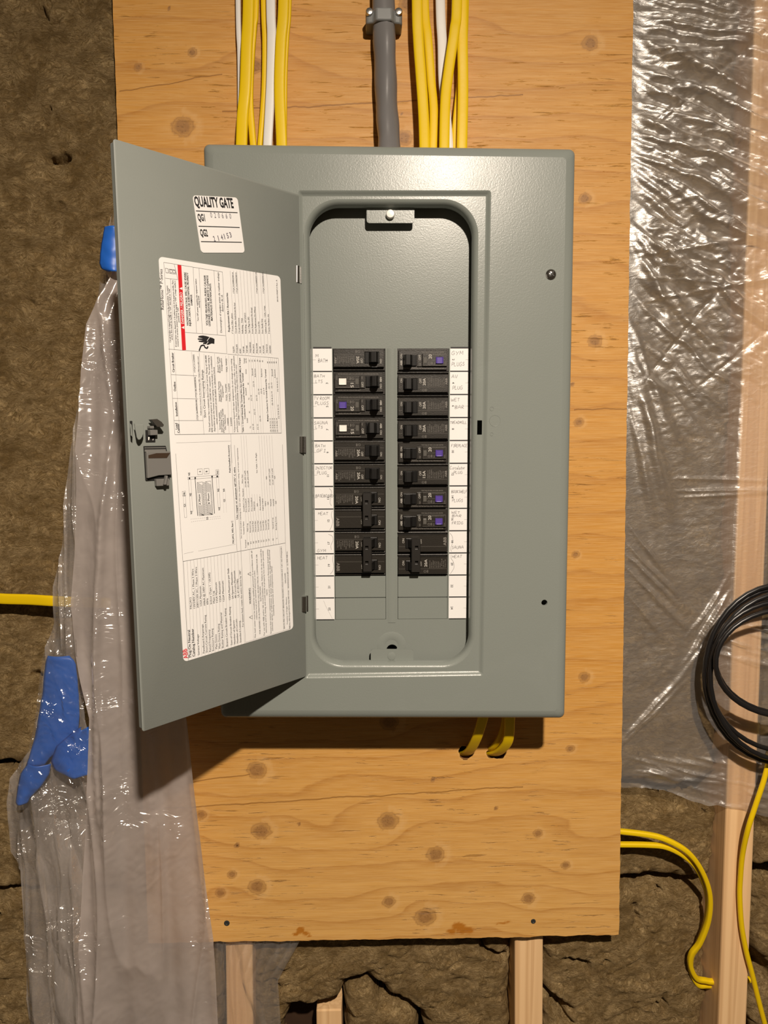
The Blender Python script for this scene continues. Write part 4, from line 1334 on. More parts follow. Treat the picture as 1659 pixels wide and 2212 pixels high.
# lower half
T2('ABB', 318, 2122, 305, 2022, 40, True, 4)
T2('Plug-On Neutral', 350, 2112, 338, 1830, 22, True); T2('Catalog Number', 390, 2105, 376, 1815, 22, True)
for s, x0, y0, x1, y1 in (('PAL2412', 358, 1610, 352, 1490), ('120/240V AC, 1 Phase 3 Wire', 393, 1605, 375, 1195), ('Service Voltage', 440, 2090, 428, 1875), ('208Y/120V AC, 1 Phase 3 Wire', 429, 1600, 410, 1175),
                          ('Panelboard Amperage', 491, 2070, 476, 1770), ('125A Maximum', 463, 1580, 453, 1375), ('Short-Circuit Current Rating', 522, 2065, 505, 1675), ('100kA @ 240V AC Maximum', 499, 1575, 480, 1185), ('Rated Frequency', 556, 2055, 546, 1825),
                          ('60Hz', 530, 1565, 527, 1500), ('Enclosure Rating', 589, 2045, 578, 1815), ('Indoor (Type 1 - UL50E)', 566, 1560, 548, 1235), ('Main Device', 622, 2025, 615, 1875), ('Main Lug', 598, 1550, 591, 1425), ('Main Device Rating', 656, 2020, 644, 1765),
                          ('125A Maximum', 628, 1545, 617, 1335), ('Busbar Rating and Material', 689, 2015, 670, 1650), ('125A Aluminum', 663, 1535, 652, 1325), ('125A Maximum', 697, 1530, 686, 1320), ('Branch Circuit Breaker Rating', 733, 2000, 713, 1605),
                          ('125A Maximum per Stab', 760, 1515, 743, 1190), ('Sum of Circuit Breaker Rating', 780, 1985, 760, 1590), ('24 Spaces Maximum', 792, 1505, 778, 1230), ('Number of Spaces', 812, 1975, 800, 1730), ('48 Circuits Maximum', 821, 1500, 806, 1215),
                          ('Number of Circuits', 841, 1965, 828, 1715), ('UL 67 (E21780)', 850, 1490, 840, 1300), ('Standard Listing', 873, 1960, 862, 1735), ('For bottom feed, rotate the entire device by 180°.', 897, 1795, 866, 1200)):
    T2(s, x0, y0, x1, y1, 18)
for k in range(18):
    x = 345 + 34.2 * k
    L2(x - 20, 2135 - 15.0 * k * .62, x - 72 + k * .9, 1115 - 5.6 * k, .00016)
T2('WARNING', 974, 1560, 966, 1395, 19, True)
for x, y in ((973, 1700), (957, 1250)):
    q = [dp(*c2(x - 18, y), .0006), dp(*c2(x + 16, y + 17), .0006), dp(*c2(x + 12, y - 19), .0006)]
    put_stroke(lb, q + [q[0]], .0004, DN, 1)
for s, x0, y0, x1, y1 in (('This load center must be installed by qualified personnel in accordance with all', 1024, 1915, 985, 1010), ('relevant local and national electrical codes.', 1038, 1720, 1014, 1210), ('FOR REPAIRS OR ALTERATIONS CALL AN ELECTRICAL CONTRACTOR OR', 1073, 1870, 1038, 1045),
                          ('ELECTRICIAN.', 1081, 1530, 1073, 1375), ('For use with ABB and/or GE circuit breakers only. Failure to do so may void the', 1117, 1885, 1080, 990), ('warranty and UL listing, and could result in property loss and/or personal', 1137, 1860, 1102, 1010), ('injury.', 1143, 1470, 1140, 1405),
                          ('Ensure that interior components are not exposed to Petroleum based paints,', 1186, 1865, 1149, 990), ('solvents, sprays, or lubricants, as these substances can degrade electrical', 1202, 1840, 1168, 1000), ('insulating materials and compromise safety.', 1214, 1680, 1192, 1165),
                          ('BACK-FED CIRCUIT BREAKER REQUIRES HOLD DOWN KIT CAT. NO PTHQLDK1', 1325, 1815, 1292, 965), ('Country of Origin: Mexico', 1356, 1770, 1344, 1490), ('SAL5240', 1337, 1345, 1332, 1240), ('ABB Inc., 305 Gregson Drive, Cary, NC, U.S.A.   electrification.us.abb.com   (c) 2024 ABB Inc.', 1382, 1820, 1352, 1010)):
    T2(s, x0, y0, x1, y1, 15)
T2('Use copper or aluminum 60°/75° C wire', 838, 680, 808, 140, 18, True)
T2('See circuit breaker markings for their wire size, temperature rating, and torque requirements', 878, 880, 836, -60, 12)
T2('PAL2412_WD, Rev C', 797, 930, 785, 695, 17, True); T2('Field Installed Accessory', 762, 195, 746, -90, 16, True)
for s, x, y in (('Terminal', 925, 980), ('A&B', 950, 950), ('N1', 978, 935), ('N2', 1005, 930), ('N3', 1032, 925), ('N4', 1058, 920), ('G1', 1085, 918), ('G2', 1110, 915), ('G3', 1138, 910), ('G4', 1164, 905), ('N5', 1208, 900), ('S', 1246, 885),
                ('Main Lug', 944, 808), ('Neutral Lug', 972, 818), ('Neutral Bar', 1000, 812), ('Neutral Bar', 1027, 810), ('Neutral Bar', 1053, 806), ('Ground Bar', 1081, 800), ('Ground Bar', 1107, 796), ('Ground Bar', 1134, 792), ('Ground Lug', 1160, 788), ('Neutral Lug', 1208, 780), ('Bonding Screw', 1240, 790),
                ('Terminal Name', 905, 840), ('Installed / Cat. Number', 905, 600), ('Wire Size', 890, 310), ('Pre-Installed', 930, 605), ('Pre-Installed', 958, 600), ('Pre-Installed', 988, 595), ('PNEU2STLD', 1015, 590), ('N/A', 1045, 545), ('Pre-Installed', 1076, 585), ('TGK12/ TGK24', 1104, 592), ('TGK12', 1130, 545),
                ('N/A', 1156, 530), ('THLA250', 1186, 545), ('THLA250', 1214, 545), ('N/A', 1238, 520), ('(1) #6-2/0 Cu/Al', 922, 345), ('(1) #6-2/0 Cu/Al', 950, 345), ('N/A', 1140, 265), ('(1) #6-2/0 Cu/Al', 1176, 325), ('(1) #1-300 Cu/Al', 1206, 322), ('N/A', 1226, 260), ('See Table 1 At Right', 1040, 200)):
    T2(s, x, y, x - .5 * len(s), y - 10.5 * len(s), 13)
for k in range(13):
    x = 940 + 26.6 * k
    L2(x, 990 - 4 * k, x - 38, 420, .00014)
    if k not in (3, 4, 5, 6): L2(x - 38, 420, x - 72, -190, .00014)
L2(190, 0, 265, 1120); L2(265, 1120, 1330, 928, .0004); L2(828, 1015, 760, -95); L2(868, 1008, 800, -90); L2(1300, -95, 1330, 928); L2(868, 1008, 915, 1960, .00022); L2(265, 1120, 322, 2150); L2(915, 1960, 1375, 1820, .0002); L2(1330, 928, 1378, 1820, .0002)
L2(275, 1040, 375, 1018, .00014); L2(425, 1012, 812, 940, .00014); L2(955, 990, 1000, 1940, .00014); L2(1270, 960, 1312, 1840, .00014)
L1(290, 2004, 860, 1985, .00014); L1(858, 1912, 872, 2212, .0002)
# wiring diagram
for q, nm, ty in (([(412, 300), (468, 292), (490, 640), (432, 645)], 'A Phase', (452, 530, 442, 420)), ([(500, 290), (556, 285), (578, 630), (520, 637)], 'B Phase', (545, 520, 535, 410))):
    a, b, c, d = [np.array(p, float) for p in q]
    for k in range(34):
        t0, t1 = k / 34, min(1, (k + 4) / 34)
        dline(lb, c2(*(a + (d - a) * t0)), c2(*(b + (c - b) * t1)), .00016, 1)
    for u, v in ((a, b), (b, c), (c, d), (d, a)): dline(lb, c2(*u), c2(*v), .00018, 1)
    x0, y0, x1, y1 = ty
    dslab(lb, [c2(x0 - 26, y0 + 8), c2(x0 + 8, y0 + 8), c2(x1 + 8, y1 - 8), c2(x1 - 26, y1 - 8)], .00062, .0005, 0)
    dtext(lb, nm, c2(x0, y0), c2(x1, y1), 16 * PXM * 1.12, True, 1, .0008)
for k in range(14):
    y = 300 + 25 * k; x = 470 + 1.4 * k
    L2(x, y, x + 28, y - 2, .0003, 1); L2(x + 4, y + 12, x + 32, y + 10, .0003, 1)
for a in ((392, 258, 418, 645), (568, 240, 594, 622)): L2(*a, .0006, 1)
for q in ([(268, 440), (292, 440), (305, 662), (282, 664)], [(322, 268), (346, 266), (368, 600), (345, 602)], [(610, 240), (634, 238), (655, 560), (632, 562)], [(316, 268), (314, 245), (635, 222), (638, 245)]):
    for i in range(4): L2(*q[i - 1], *q[i], .0002, 3)
for q in ([(415, 160), (466, 157), (469, 214), (418, 218)], [(484, 156), (535, 153), (538, 208), (487, 212)], [(605, 170), (636, 166), (640, 215), (608, 218)], [(258, 392), (292, 388), (296, 436), (262, 440)]):
    for i in range(4): L2(*q[i - 1], *q[i], .0002, 1)
for s, x, y in (('A', 452, 192), ('B', 520, 190), ('N1', 634, 208), ('N6', 288, 430), ('G1', 295, 552), ('N2', 354, 438), ('N2', 642, 392), ('N5', 340, 225), ('N3', 362, 625), ('N3', 652, 585), ('G2', 705, 500), ('N5', 700, 392), ('G5', 528, 685)):
    T2(s, x, y, x - 1.5, y - 15 * len(s), 17, True)
for x, y in ((333, 256), (393, 252), (568, 238), (622, 236)):
    q = dp(*c2(x, y), .0006); lb.add([q + DEX * (math.cos(t) * .0009) + DUZ * (math.sin(t) * .0009) for t in np.linspace(0, 6.28, 11)[:-1]], [tuple(range(10))], 1)
for a, b in (((346, 680), (662, 650)), ((352, 708), (665, 668)), ((690, 612), (680, 392)), ((718, 608), (705, 370))):
    for k in range(16):
        p = np.array(a) + (np.array(b) - a) * (k / 16); q = np.array(a) + (np.array(b) - a) * ((k + .5) / 16)
        L2(*p, *q, .00018, 3)
lb.build('rating_label', [PAPER, INK, STAMP, INKGREY, REDP], parent=door, fix=False, label='large white data label with a red danger bar')

# latch parts ------------------------------------------------------------
def l_(x, y): return (265 + x / 12.29, 890 + y / 12.29)


lt = MB()      # latch frame and handle
dslab(lt, [l_(548, 905), l_(1130, 895), l_(1165, 1030), l_(1240, 1780), l_(600, 1825)], .0012, -.003, 1)
dslab(lt, [l_(555, 945), l_(1110, 935), l_(1118, 962), l_(555, 972)], .0022, .0008)
dslab(lt, [l_(560, 995), l_(1105, 985), l_(1115, 1050), l_(562, 1065)], .0030, .0008)
dslab(lt, [l_(575, 1050), l_(1210, 1040), l_(1242, 1660), l_(900, 1680), l_(610, 1755)], .0042, .0008)
lt.build('latch_handle', [LATCHM, DARKM], parent=door, fix=True, bevel=.0005, label='grey plastic latch handle')
lt = MB()
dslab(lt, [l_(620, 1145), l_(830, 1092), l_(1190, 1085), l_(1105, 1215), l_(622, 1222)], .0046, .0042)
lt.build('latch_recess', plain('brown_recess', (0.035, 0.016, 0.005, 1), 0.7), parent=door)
lt = MB()
dslab(lt, [l_(820, 1780), l_(1165, 1760), l_(1170, 1945), l_(840, 1965)], .0050, .0010)
dslab(lt, [l_(1030, 1680), l_(1080, 1690), l_(1040, 1920), l_(985, 1925)], .0085, .0050)
lt.build('latch_tongue', LATCHM, parent=door, bevel=.0004)
lt = MB()      # half round pull
dslab(lt, [l_(185, 235), l_(255, 235), l_(262, 655), l_(212, 660)], .0005, -.002, 1)
dslab(lt, [l_(195, 300), l_(232, 340), l_(440, 335), l_(440, 560), l_(405, 660), l_(350, 735), l_(300, 740), l_(265, 680), l_(215, 400)], .0080, .0066)
lt.loft([[dp(*l_(x, y), h) for x, y in ((195, 300), (240, 340), (262, 670), (215, 620))] for h in (.0, .0080)], True, True)
lt.build('latch_pull', [DOORP, DARKM], parent=door, bevel=.0004)
lt = MB()
dslab(lt, [l_(600, 478), l_(858, 470), l_(862, 800), l_(610, 805)], .0006, -.003, 1)
dslab(lt, [l_(655, 470), l_(850, 478), l_(855, 610), l_(665, 620)], .0052, .0006)
dslab(lt, [l_(640, 375), l_(740, 370), l_(745, 440), l_(645, 445)], .0060, .0006)
dslab(lt, [l_(620, 205), l_(780, 190), l_(900, 270), l_(960, 350), l_(930, 400), l_(780, 400)], .0092, .0040, 2)
for q in ([(665, 665), (705, 665), (690, 750), (668, 750)], [(785, 735), (800, 700), (800, 755), (778, 750)]):
    dslab(lt, [l_(*p) for p in q], .0010, .0006, 3)
lt.build('latch_catch', [LATCHM, DARKM, plain('dark_latch_plastic', (0.05, 0.045, 0.038, 1), 0.35), WHITEB], parent=door, bevel=.0003)

# ------------------------------------------------------------------ breakers
# local frame: x 0..57 mm from the outer to the inner end, z 0 (top) .. -25.4 mm, y towards the viewer is negative
MM = 0.001
BW = (XL1 - XL0)
FACE = 0.0062         # face stands proud of the pole base


def bt(mb, s, x, z0, z1, cap, bold=False, m=0, y=-.0001, face=FACE):
    """print reading downwards on a breaker face, letter tops towards +x; x is the baseline (mm)"""
    put_text(mb, s, (x * MM, -face + y, -z0 * MM), -UZ, UX, (z1 - z0) * MM, cap * MM, bold, m)


def bl(mb, x0, z0, x1, z1, w=.16, m=0, face=FACE):
    put_line(mb, (x0 * MM, -face - .0001, -z0 * MM), (x1 * MM, -face - .0001, -z1 * MM), w * MM, NY, m)


def bbox(mb, x0, x1, z0, z1, y0, y1, m=0):
    mb.box(x0 * MM, x1 * MM, -y1 * MM, -y0 * MM, -z1 * MM, -z0 * MM, m)


def ul_mark(mb, x, z, face=FACE):
    c = np.array([x * MM, -face - .0001, -z * MM])
    put_stroke(mb, [c + UX * (.0013 * math.cos(t)) + UZ * (.0013 * math.sin(t)) for t in np.linspace(0, 6.283, 17)], .0002, NY, 0)
    put_stroke(mb, [c + UX * -.0007 + UZ * .0004, c, c + UX * .0007 + UZ * -.0005], .00018, NY, 0)
    for k in range(3):
        put_line(mb, c + UX * (-.0022 - .0006 * k) + UZ * .0014, c + UX * (-.0022 - .0006 * k) + UZ * -.0016, .00022, NY, 0)


FINE = ['THQL1120', 'TYPE THQL', '1 POLE', '120/240V~', 'SWD HACR', '10kA IC 60Hz', 'CU-AL 60/75C', '40C AMBIENT', 'LISTED CIRCUIT', 'BREAKER E-11592', 'ISSUE NO']


def fine_block(mb, x0, x1, z0, zmax, rng):
    n = int((x1 - x0) / 1.9)
    for k in range(n):
        s = FINE[k % len(FINE)]
        bt(mb, s, x0 + k * 1.9, z0 + rng.uniform(0, .4), z0 + (zmax - z0) * rng.uniform(.62, 1.0), .95)


def toggle_block(parent, tx0, tx1, z0, z1, off=False):
    t = MB()
    xm = (tx0 + tx1) / 2
    # rocking handle: wide foot, ribs and a thicker grip towards the ON end
    bbox(t, tx0 + .3, tx1 - .3, z0 + .4, z1 - .4, 1.0, 5.2)
    prof = [(tx0 + 4.6, 5.0), (tx0 + 5.4, 10.4), (tx0 + 7.2, 13.6), (tx1 - 3.6, 14.4), (tx1 - 1.6, 12.8), (tx1 - 0.9, 5.0)]
    if off: prof = [(tx0 + 2.2, 5.0), (tx0 + 2.8, 12.6), (tx0 + 4.4, 14.2), (tx0 + 9.0, 13.8), (tx0 + 11.4, 10.8), (tx0 + 12.4, 5.0)]
    t.loft([[(x * MM, -y * MM, -(z0 + .7) * MM) for x, y in prof], [(x * MM, -y * MM, -(z1 - .7) * MM) for x, y in prof]], True, True)
    for dx in (1.0, 2.3, 3.6):
        bbox(t, tx0 + dx, tx0 + dx + .55, z0 + .6, z1 - .6, 5.0, 6.3)
    return t.build('toggle', TOGGLE, parent=parent, bevel=.0004)


def face_plate(mb, z0, z1, tx0, tx1, tz0, tz1, x0=1.2, x1=55.6, ht=FACE * 1000, zoff=0):
    """raised face with a toggle opening and chamfered rim"""
    a = [(x0, z0), (x1, z0), (x1, z1), (x0, z1)]
    f = lambda P, y: [(p[0] * MM, -y * MM, -p[1] * MM) for p in P]
    b = [(x0 + .5, z0 + .5), (x1 - .5, z0 + .5), (x1 - .5, z1 - .5), (x0 + .5, z1 - .5)]
    mb.loft([f(a, 0), f(a, ht - .6), f(b, ht)])
    h = [(tx0, tz0), (tx1, tz0), (tx1, tz1), (tx0, tz1)]
    mb.flat([(p[0] * MM, -p[1] * MM) for p in b], [[(p[0] * MM, -p[1] * MM) for p in h]], -ht * MM)
    mb.loft([f(h, ht), f(h, ht - 4.5)], False, True)


def thermal_pole(root, amps, zo=0.0, rng=None, brand=True, two=None):
    """ordinary thermal-magnetic pole; returns print mesh"""
    b = MB(); rng = rng or random.Random(1)
    bbox(b, .3, 56.6, .25 + zo, 25.15 + zo, -12, 0.0)
    bbox(b, .5, 56.2, .9 + zo, 2.0 + zo, 0, 2.6)
    bbox(b, .5, 56.2, 23.4 + zo, 24.5 + zo, 0, 2.6)
    tz0, tz1 = 4.6 + zo, 17.4 + zo
    face_plate(b, 2.0 + zo, 21.2 + zo, 34.4, 50.2, tz0, tz1)
    b.build('body', BREAK, parent=root, bevel=.00025)
    return tz0, tz1


def breaker(kind, amps, label, group, side, slot, seed, zoff=0):
    """kind: plain, white, purple, double"""
    x = XL0 if side == 'L' else XR1
    zt = Z_CELL - slot * PITCH_CELL
    root = empty('circuit_breaker', (0, 0, 0), label, 'circuit breaker', group)
    rng = random.Random(seed)
    pr = MB()
    if kind == 'plain':
        tz0, tz1 = thermal_pole(root, amps, 0, rng)
        toggle_block(root, 34.4, 50.2, tz0, tz1)
        bl(pr, 1.8, 7.7, 34, 7.7, .14); bl(pr, 51, 7.9, 55, 7.9, .14)
        ul_mark(pr, 28.3, 4.4)
        bt(pr, 'ABB', 2.2, 10.4, 17.4, 2.1, True)
        fine_block(pr, 5.4, 25.0, 8.6, 19.0, rng)
        bt(pr, amps + 'A', 25.8, 9.5, 17.4, 2.9, True, 1)
        bt(pr, 'OFF', 30.0, 12.0, 17.0, 2.5, False, 1)
        bt(pr, 'ON', 51.0, 12.6, 17.0, 2.0, False, 1)
        shadow_notch = MB()  # black wedge painted as the shadow next to the toggle
        shadow_notch.loft([[(x_ * MM, -y_ * MM, -17.4 * MM) for x_, y_ in ((41.0, FACE * 1000 - .1), (49.0, FACE * 1000 - .1), (49.0, 2), (41.0, 2))], [(x_ * MM, -y_ * MM, -21.3 * MM) for x_, y_ in ((42.4, FACE * 1000 + .02), (48.2, FACE * 1000 + .02), (48.2, 2), (42.4, 2))]], True, True)
        shadow_notch.build('toggle_shadow', TOGGLE, parent=root)
    elif kind in ('white', 'purple'):
        b = MB()
        bbox(b, .3, 56.6, .25, 25.15, -12, 0.0)
        face_plate(b, 1.2, 22.8, 35.4, 50.4, 5.2, 17.6, 2.4, 54.8, 3.4)
        # raised middle block around the button
        f = lambda P, y: [(p[0] * MM, -y * MM, -p[1] * MM) for p in P]
        A = [(2.6, 5.1), (29.4, 5.1), (29.4, 18.7), (2.6, 18.7)]; B = [(3.0, 5.5), (29.1, 5.5), (29.1, 18.4), (3.0, 18.4)]
        b.loft([f(A, 3.3), f(A, FACE * 1000 - .4), f(B, FACE * 1000)], False, True)
        bbox(b, 29.6, 34.8, 4.9, 18.5, 3.2, 5.0)
        b.build('body', BREAK, parent=root, bevel=.00025)
        toggle_block(root, 35.4, 50.4, 5.2, 17.6, off=(slot == 3 and side == 'L'))
        bu = MB(); F0 = FACE * 1000
        bu.loft([f([(6.6, 7.8), (14.9, 7.8), (14.9, 15.2), (6.6, 15.2)], F0 - .5), f([(6.8, 8.0), (14.7, 8.0), (14.7, 15.0), (6.8, 15.0)], F0 + 1.6)], False, False)
        bu.loft([f([(6.8, 8.0), (14.7, 8.0), (14.7, 15.0), (6.8, 15.0)], F0 + 1.6), f([(8.3, 8.2), (13.2, 8.2), (13.2, 14.8), (8.3, 14.8)], F0 + 1.1)], False, True)
        bu.build('test_button', WHITEB if kind == 'white' else PURPLE, parent=root, bevel=.0003, label='white square test button' if kind == 'white' else 'purple square test button')
        wd = MB()
        bbox(wd, 24.4, 28.0, 8.3, 14.4, F0 - .3, F0 + .25)
        wd.build('indicator_window', plain('smoked_window', (0.10, 0.095, 0.085, 1), 0.25), parent=root, bevel=.0002)
        for q in ((3.2, 5.6, 29, 5.6), (3.2, 5.6, 3.2, 18.3), (3.2, 18.3, 29, 18.3), (15.0, 11.6, 24.4, 11.6)): bl(pr, *q, .16)
        ul_mark(pr, 21.8, 8.2)
        bt(pr, amps, 19.2, 13.0, 17.9, 3.3, True, 1)
        bt(pr, 'TEST', 15.8, 6.2, 9.4, .9); bt(pr, 'PUSH', 4.2, 6.2, 9.6, .9)
        put_text(pr, 'AFCI COMBINATION AFCI' if kind == 'white' else 'AFCI COMBINATION AFCI/GFCI', (18.5 * MM, -FACE - .0001, -17.0 * MM), -UX, -UZ, 13.5 * MM, .7 * MM, False, 0)
        put_text(pr, 'TEST THE AFCI MONTHLY. USE TEST BUTTON. FOR TYPE MOD-AF2 20A', (49.5 * MM, -.0035, -2.4 * MM), -UX, -UZ, 44 * MM, 1.25 * MM, False, 0)
        put_text(pr, 'TYPE THQL-DF MOD 2 IN LOAD CENTER', (30 * MM, -.0035, -19.9 * MM), -UX, -UZ, 24 * MM, 1.2 * MM, False, 0)
        bt(pr, 'OFF', 30.8, 11.8, 17.4, 2.4, False, 1, face=.0050); bt(pr, 'TRIP', 31.0, 5.6, 8.6, 1.2, False, 0, face=.0050)
        bt(pr, 'ABB', 50.9, 6.2, 11.6, 2.1, True, 1, face=.0034); bt(pr, 'ON', 50.9, 13.8, 18.6, 2.1, False, 1, face=.0034)
    else:
        for i in range(2):
            zo = 25.4 * i
            b = MB()
            bbox(b, .3, 56.6, .25 + zo, 25.15 + zo, -12, 0.0)
            bbox(b, .5, 56.2, .9 + zo, 2.0 + zo, 0, 2.6)
            bbox(b, .5, 56.2, 23.2 + zo, 24.3 + zo, 0, 2.6)
            face_plate(b, 2.2 + zo, 21.4 + zo, 32.4, 47.6, 6.0 + zo, 18.0 + zo)
            b.build('body', BREAK, parent=root, bevel=.00025)
            t = MB()
            bbox(t, 39.6, 47.3, 6.3 + zo, 17.7 + zo, 1.0, 5.6)
            prof = [(33.0, 4.0), (33.4, 11.5), (41.6, 12.2), (44.2, 8.5), (45.2, 4.0)]
            t.loft([[(x_ * MM, -y_ * MM, -(7.6 + zo) * MM) for x_, y_ in prof], [(x_ * MM, -y_ * MM, -(16.6 + zo) * MM) for x_, y_ in prof]], True, True)
            t.build('toggle', TOGGLE, parent=root, bevel=.0004)
            bl(pr, 1.8, 8.4 + zo, 31.8, 8.4 + zo, .14); bl(pr, 48, 8.4 + zo, 55, 8.4 + zo, .14)
            bt(pr, 'ON', 48.8, 12.4 + zo, 17.6 + zo, 2.4, False, 1)
            bt(pr, 'OFF', 29.6, 11.6 + zo, 16.8 + zo, 1.2, False, 1)
            if i == 0:
                ul_mark(pr, 26.0, 5.4); bt(pr, amps + 'A', 23.6, 10.6, 19.2, 2.9, True, 1); fine_block(pr, 3.0, 22.6, 9.2, 19.8, rng)
            else:
                bt(pr, 'ABB', 2.4, 9.4 + zo, 19.0 + zo, 3.2, True, 0)
        tie = MB()
        f = lambda P, y: [(p[0] * MM, -y * MM, -p[1] * MM) for p in P]
        o = [(31.6, 6.2), (41.4, 6.2), (41.4, 43.8), (31.6, 43.8)]; o2 = [(32.2, 6.8), (40.6, 6.8), (40.6, 43.2), (32.2, 43.2)]
        hs = [[(34.0, z), (37.6, z), (37.6, z + 4.4), (34.0, z + 4.4)] for z in (14.6, 31.6)]
        tie.loft([f(o, 9.5), f(o, 14.4), f(o2, 15.2)], True, False)
        tie.flat([(p[0] * MM, -p[1] * MM) for p in o2], [[(p[0] * MM, -p[1] * MM) for p in h] for h in hs], -15.2 * MM)
        for h in hs: tie.loft([f(h, 15.2), f(h, 12.2)], False, True)
        tie.build('handle_tie', plain('handle_tie_plastic', (0.014, 0.012, 0.010, 1), 0.4), parent=root, bevel=.0003, label='black bar tying both toggles')
    pr.build('printed_marking', [INKB, INKW], parent=root, fix=False)
    n = 2 if kind == 'double' else 1
    if side == 'L':
        root.location = (x, Y_DF + .0004, zt)
    else:
        root.location = (x, Y_DF + .0004, zt - n * PITCH_CELL)
        root.rotation_euler = (0, math.pi, 0)
    # width follows the dead-front opening
    root.scale = (BW / 0.057, 1, 1)
    return root


GP = 'breakers in the panel'
SPEC = [('L', 0, 'plain', '20', 'black single-pole breaker beside the M BATH label'), ('L', 1, 'white', '15', 'black breaker with white test button beside the BATH LTS label'),
        ('L', 2, 'purple', '20', 'black breaker with purple test button beside the TV ROOM PLUGS label'), ('L', 3, 'white', '15', 'black breaker with white test button beside the SAUNA LTS label'),
        ('L', 4, 'plain', '20', 'black single-pole breaker beside the BATH GFI label'), ('L', 5, 'plain', '20', 'black single-pole breaker beside the INJECTOR PLUG label'),
        ('L', 6, 'double', '20', 'black double-pole breaker beside the BASEBOARD HEAT labels'), ('L', 8, 'double', '20', 'black double-pole breaker beside the GYM HEAT labels'),
        ('R', 0, 'purple', '20', 'black breaker with purple test button beside the GYM PLUGS label'), ('R', 1, 'plain', '20', 'black single-pole breaker beside the AV PLUG label'),
        ('R', 2, 'plain', '20', 'black single-pole breaker beside the WET BAR label'), ('R', 3, 'plain', '20', 'black single-pole breaker beside the TREADMILL label'),
        ('R', 4, 'purple', '20', 'black breaker with purple test button beside the FIREPLACE label'), ('R', 5, 'plain', '15', 'black 15 amp breaker beside the Circulator PLUG label'),
        ('R', 6, 'purple', '20', 'black breaker with purple test button beside the BOOKSHELF PLUGS label'), ('R', 7, 'purple', '20', 'black breaker with purple test button beside the WET BAR FRIDG label'),
        ('R', 8, 'double', '20', 'black double-pole breaker beside the SAUNA HEAT labels')]
for i, (sd, slot, kind, amps, lab) in enumerate(SPEC):
    breaker(kind, amps, lab, GP, sd, slot, i + 3)

# ------------------------------------------------------------------ cables above the panel
def cable(name, pts, wpx, mat, label, cat='cable', thick=0.0026, group=None, ang=0.0, Y=None, sq=3.4, n=20, narrow=None, side=(1, 0, 0)):
    """flat jacketed cable through measured points (x, y, depth); wpx its visible width"""
    P = spline([at(x, y, d) for x, y, d in pts], 10)
    hw = wpx * 0.00058 / 2
    mb = MB(); mb.tube(P, hw, thick if narrow is None else narrow, ang=ang, n=n, sq=sq, side=side)
    return mb.build(name, mat, origin=P[-1], smooth=70, label=label, cat=cat, group=group)


GC = 'cables entering the top of the panel'
cable('white_cable', [(512, -320, -.010), (515, 30, -.010), (518, 110, -.010), (519, 200, -.010), (519, 340, -.012)], 10, WHITEC, 'thin white cable behind the leftmost yellow cable', group=GC)
cable('yellow_cable', [(539, -320, -.024), (537, 0, -.024), (533, 100, -.025), (530, 190, -.026), (524, 255, -.028), (521, 345, -.034)], 22, YELLOW, 'leftmost wide yellow cable above the panel', group=GC)
cable('yellow_cable', [(555, -320, -.016), (552, 0, -.016), (548, 60, -.016), (543, 130, -.016), (540, 215, -.018), (545, 290, -.020), (550, 345, -.022)], 13, YELLOW, 'yellow cable tucked just right of the leftmost yellow cable', group=GC)
cable('yellow_cable', [(566, -320, -.012), (569, 0, -.012), (572, 90, -.012), (570, 200, -.013), (562, 310, -.016), (560, 345, -.018)], 10, YELLOW, 'thin yellow cable along the left of the wide white cable', group=GC)
cable('white_cable', [(584, -320, -.019), (585, 0, -.019), (587, 80, -.019), (585, 180, -.020), (579, 300, -.024), (577, 345, -.026)], 18, WHITEC, 'wide white cable in the left bundle', group=GC)
cable('yellow_cable', [(616, -320, -.024), (613, 0, -.024), (607, 90, -.024), (604, 190, -.025), (608, 300, -.028), (609, 345, -.03)], 21, YELLOW, 'rightmost wide yellow cable of the left bundle', group=GC)
cable('yellow_cable', [(627, -320, -.014), (625, 0, -.014), (620, 80, -.014), (616, 170, -.015), (615, 340, -.018)], 9, YELLOW, 'narrow yellow cable at the right edge of the left bundle', group=GC)
cable('yellow_cable', [(900, -320, -.026), (901, 0, -.026), (904, 90, -.026), (909, 160, -.027), (915, 250, -.03), (918, 350, -.036)], 21, YELLOW, 'leftmost yellow cable of the right bundle', group=GC)
cable('yellow_cable', [(913, -320, -.015), (917, 0, -.015), (924, 80, -.016), (931, 170, -.017), (937, 245, -.02), (934, 350, -.025)], 17, YELLOW, 'second yellow cable of the right bundle, beside the grey gap', group=GC)
cable('white_cable', [(948, -320, -.012), (951, 0, -.012), (955, 90, -.012), (957, 170, -.013), (963, 240, -.014), (972, 350, -.018)], 19, WHITEC, 'white cable in the right bundle', group=GC)
cable('yellow_cable', [(991, -320, -.028), (987, 0, -.028), (982, 65, -.029), (971, 140, -.030), (962, 220, -.033), (959, 350, -.04)], 20, YELLOW, 'slanting yellow cable crossing in front of the white cable', group=GC)
cable('yellow_cable', [(1000, -320, -.020), (999, 0, -.020), (999, 100, -.020), (1000, 200, -.021), (997, 350, -.026)], 21, YELLOW, 'rightmost wide yellow cable above the panel', group=GC)
cable('yellow_cable', [(1008, -320, -.010), (1005, 40, -.010), (995, 160, -.011), (984, 270, -.014), (981, 350, -.018)], 13, YELLOW, 'yellow cable behind the two right yellow cables', group=GC)

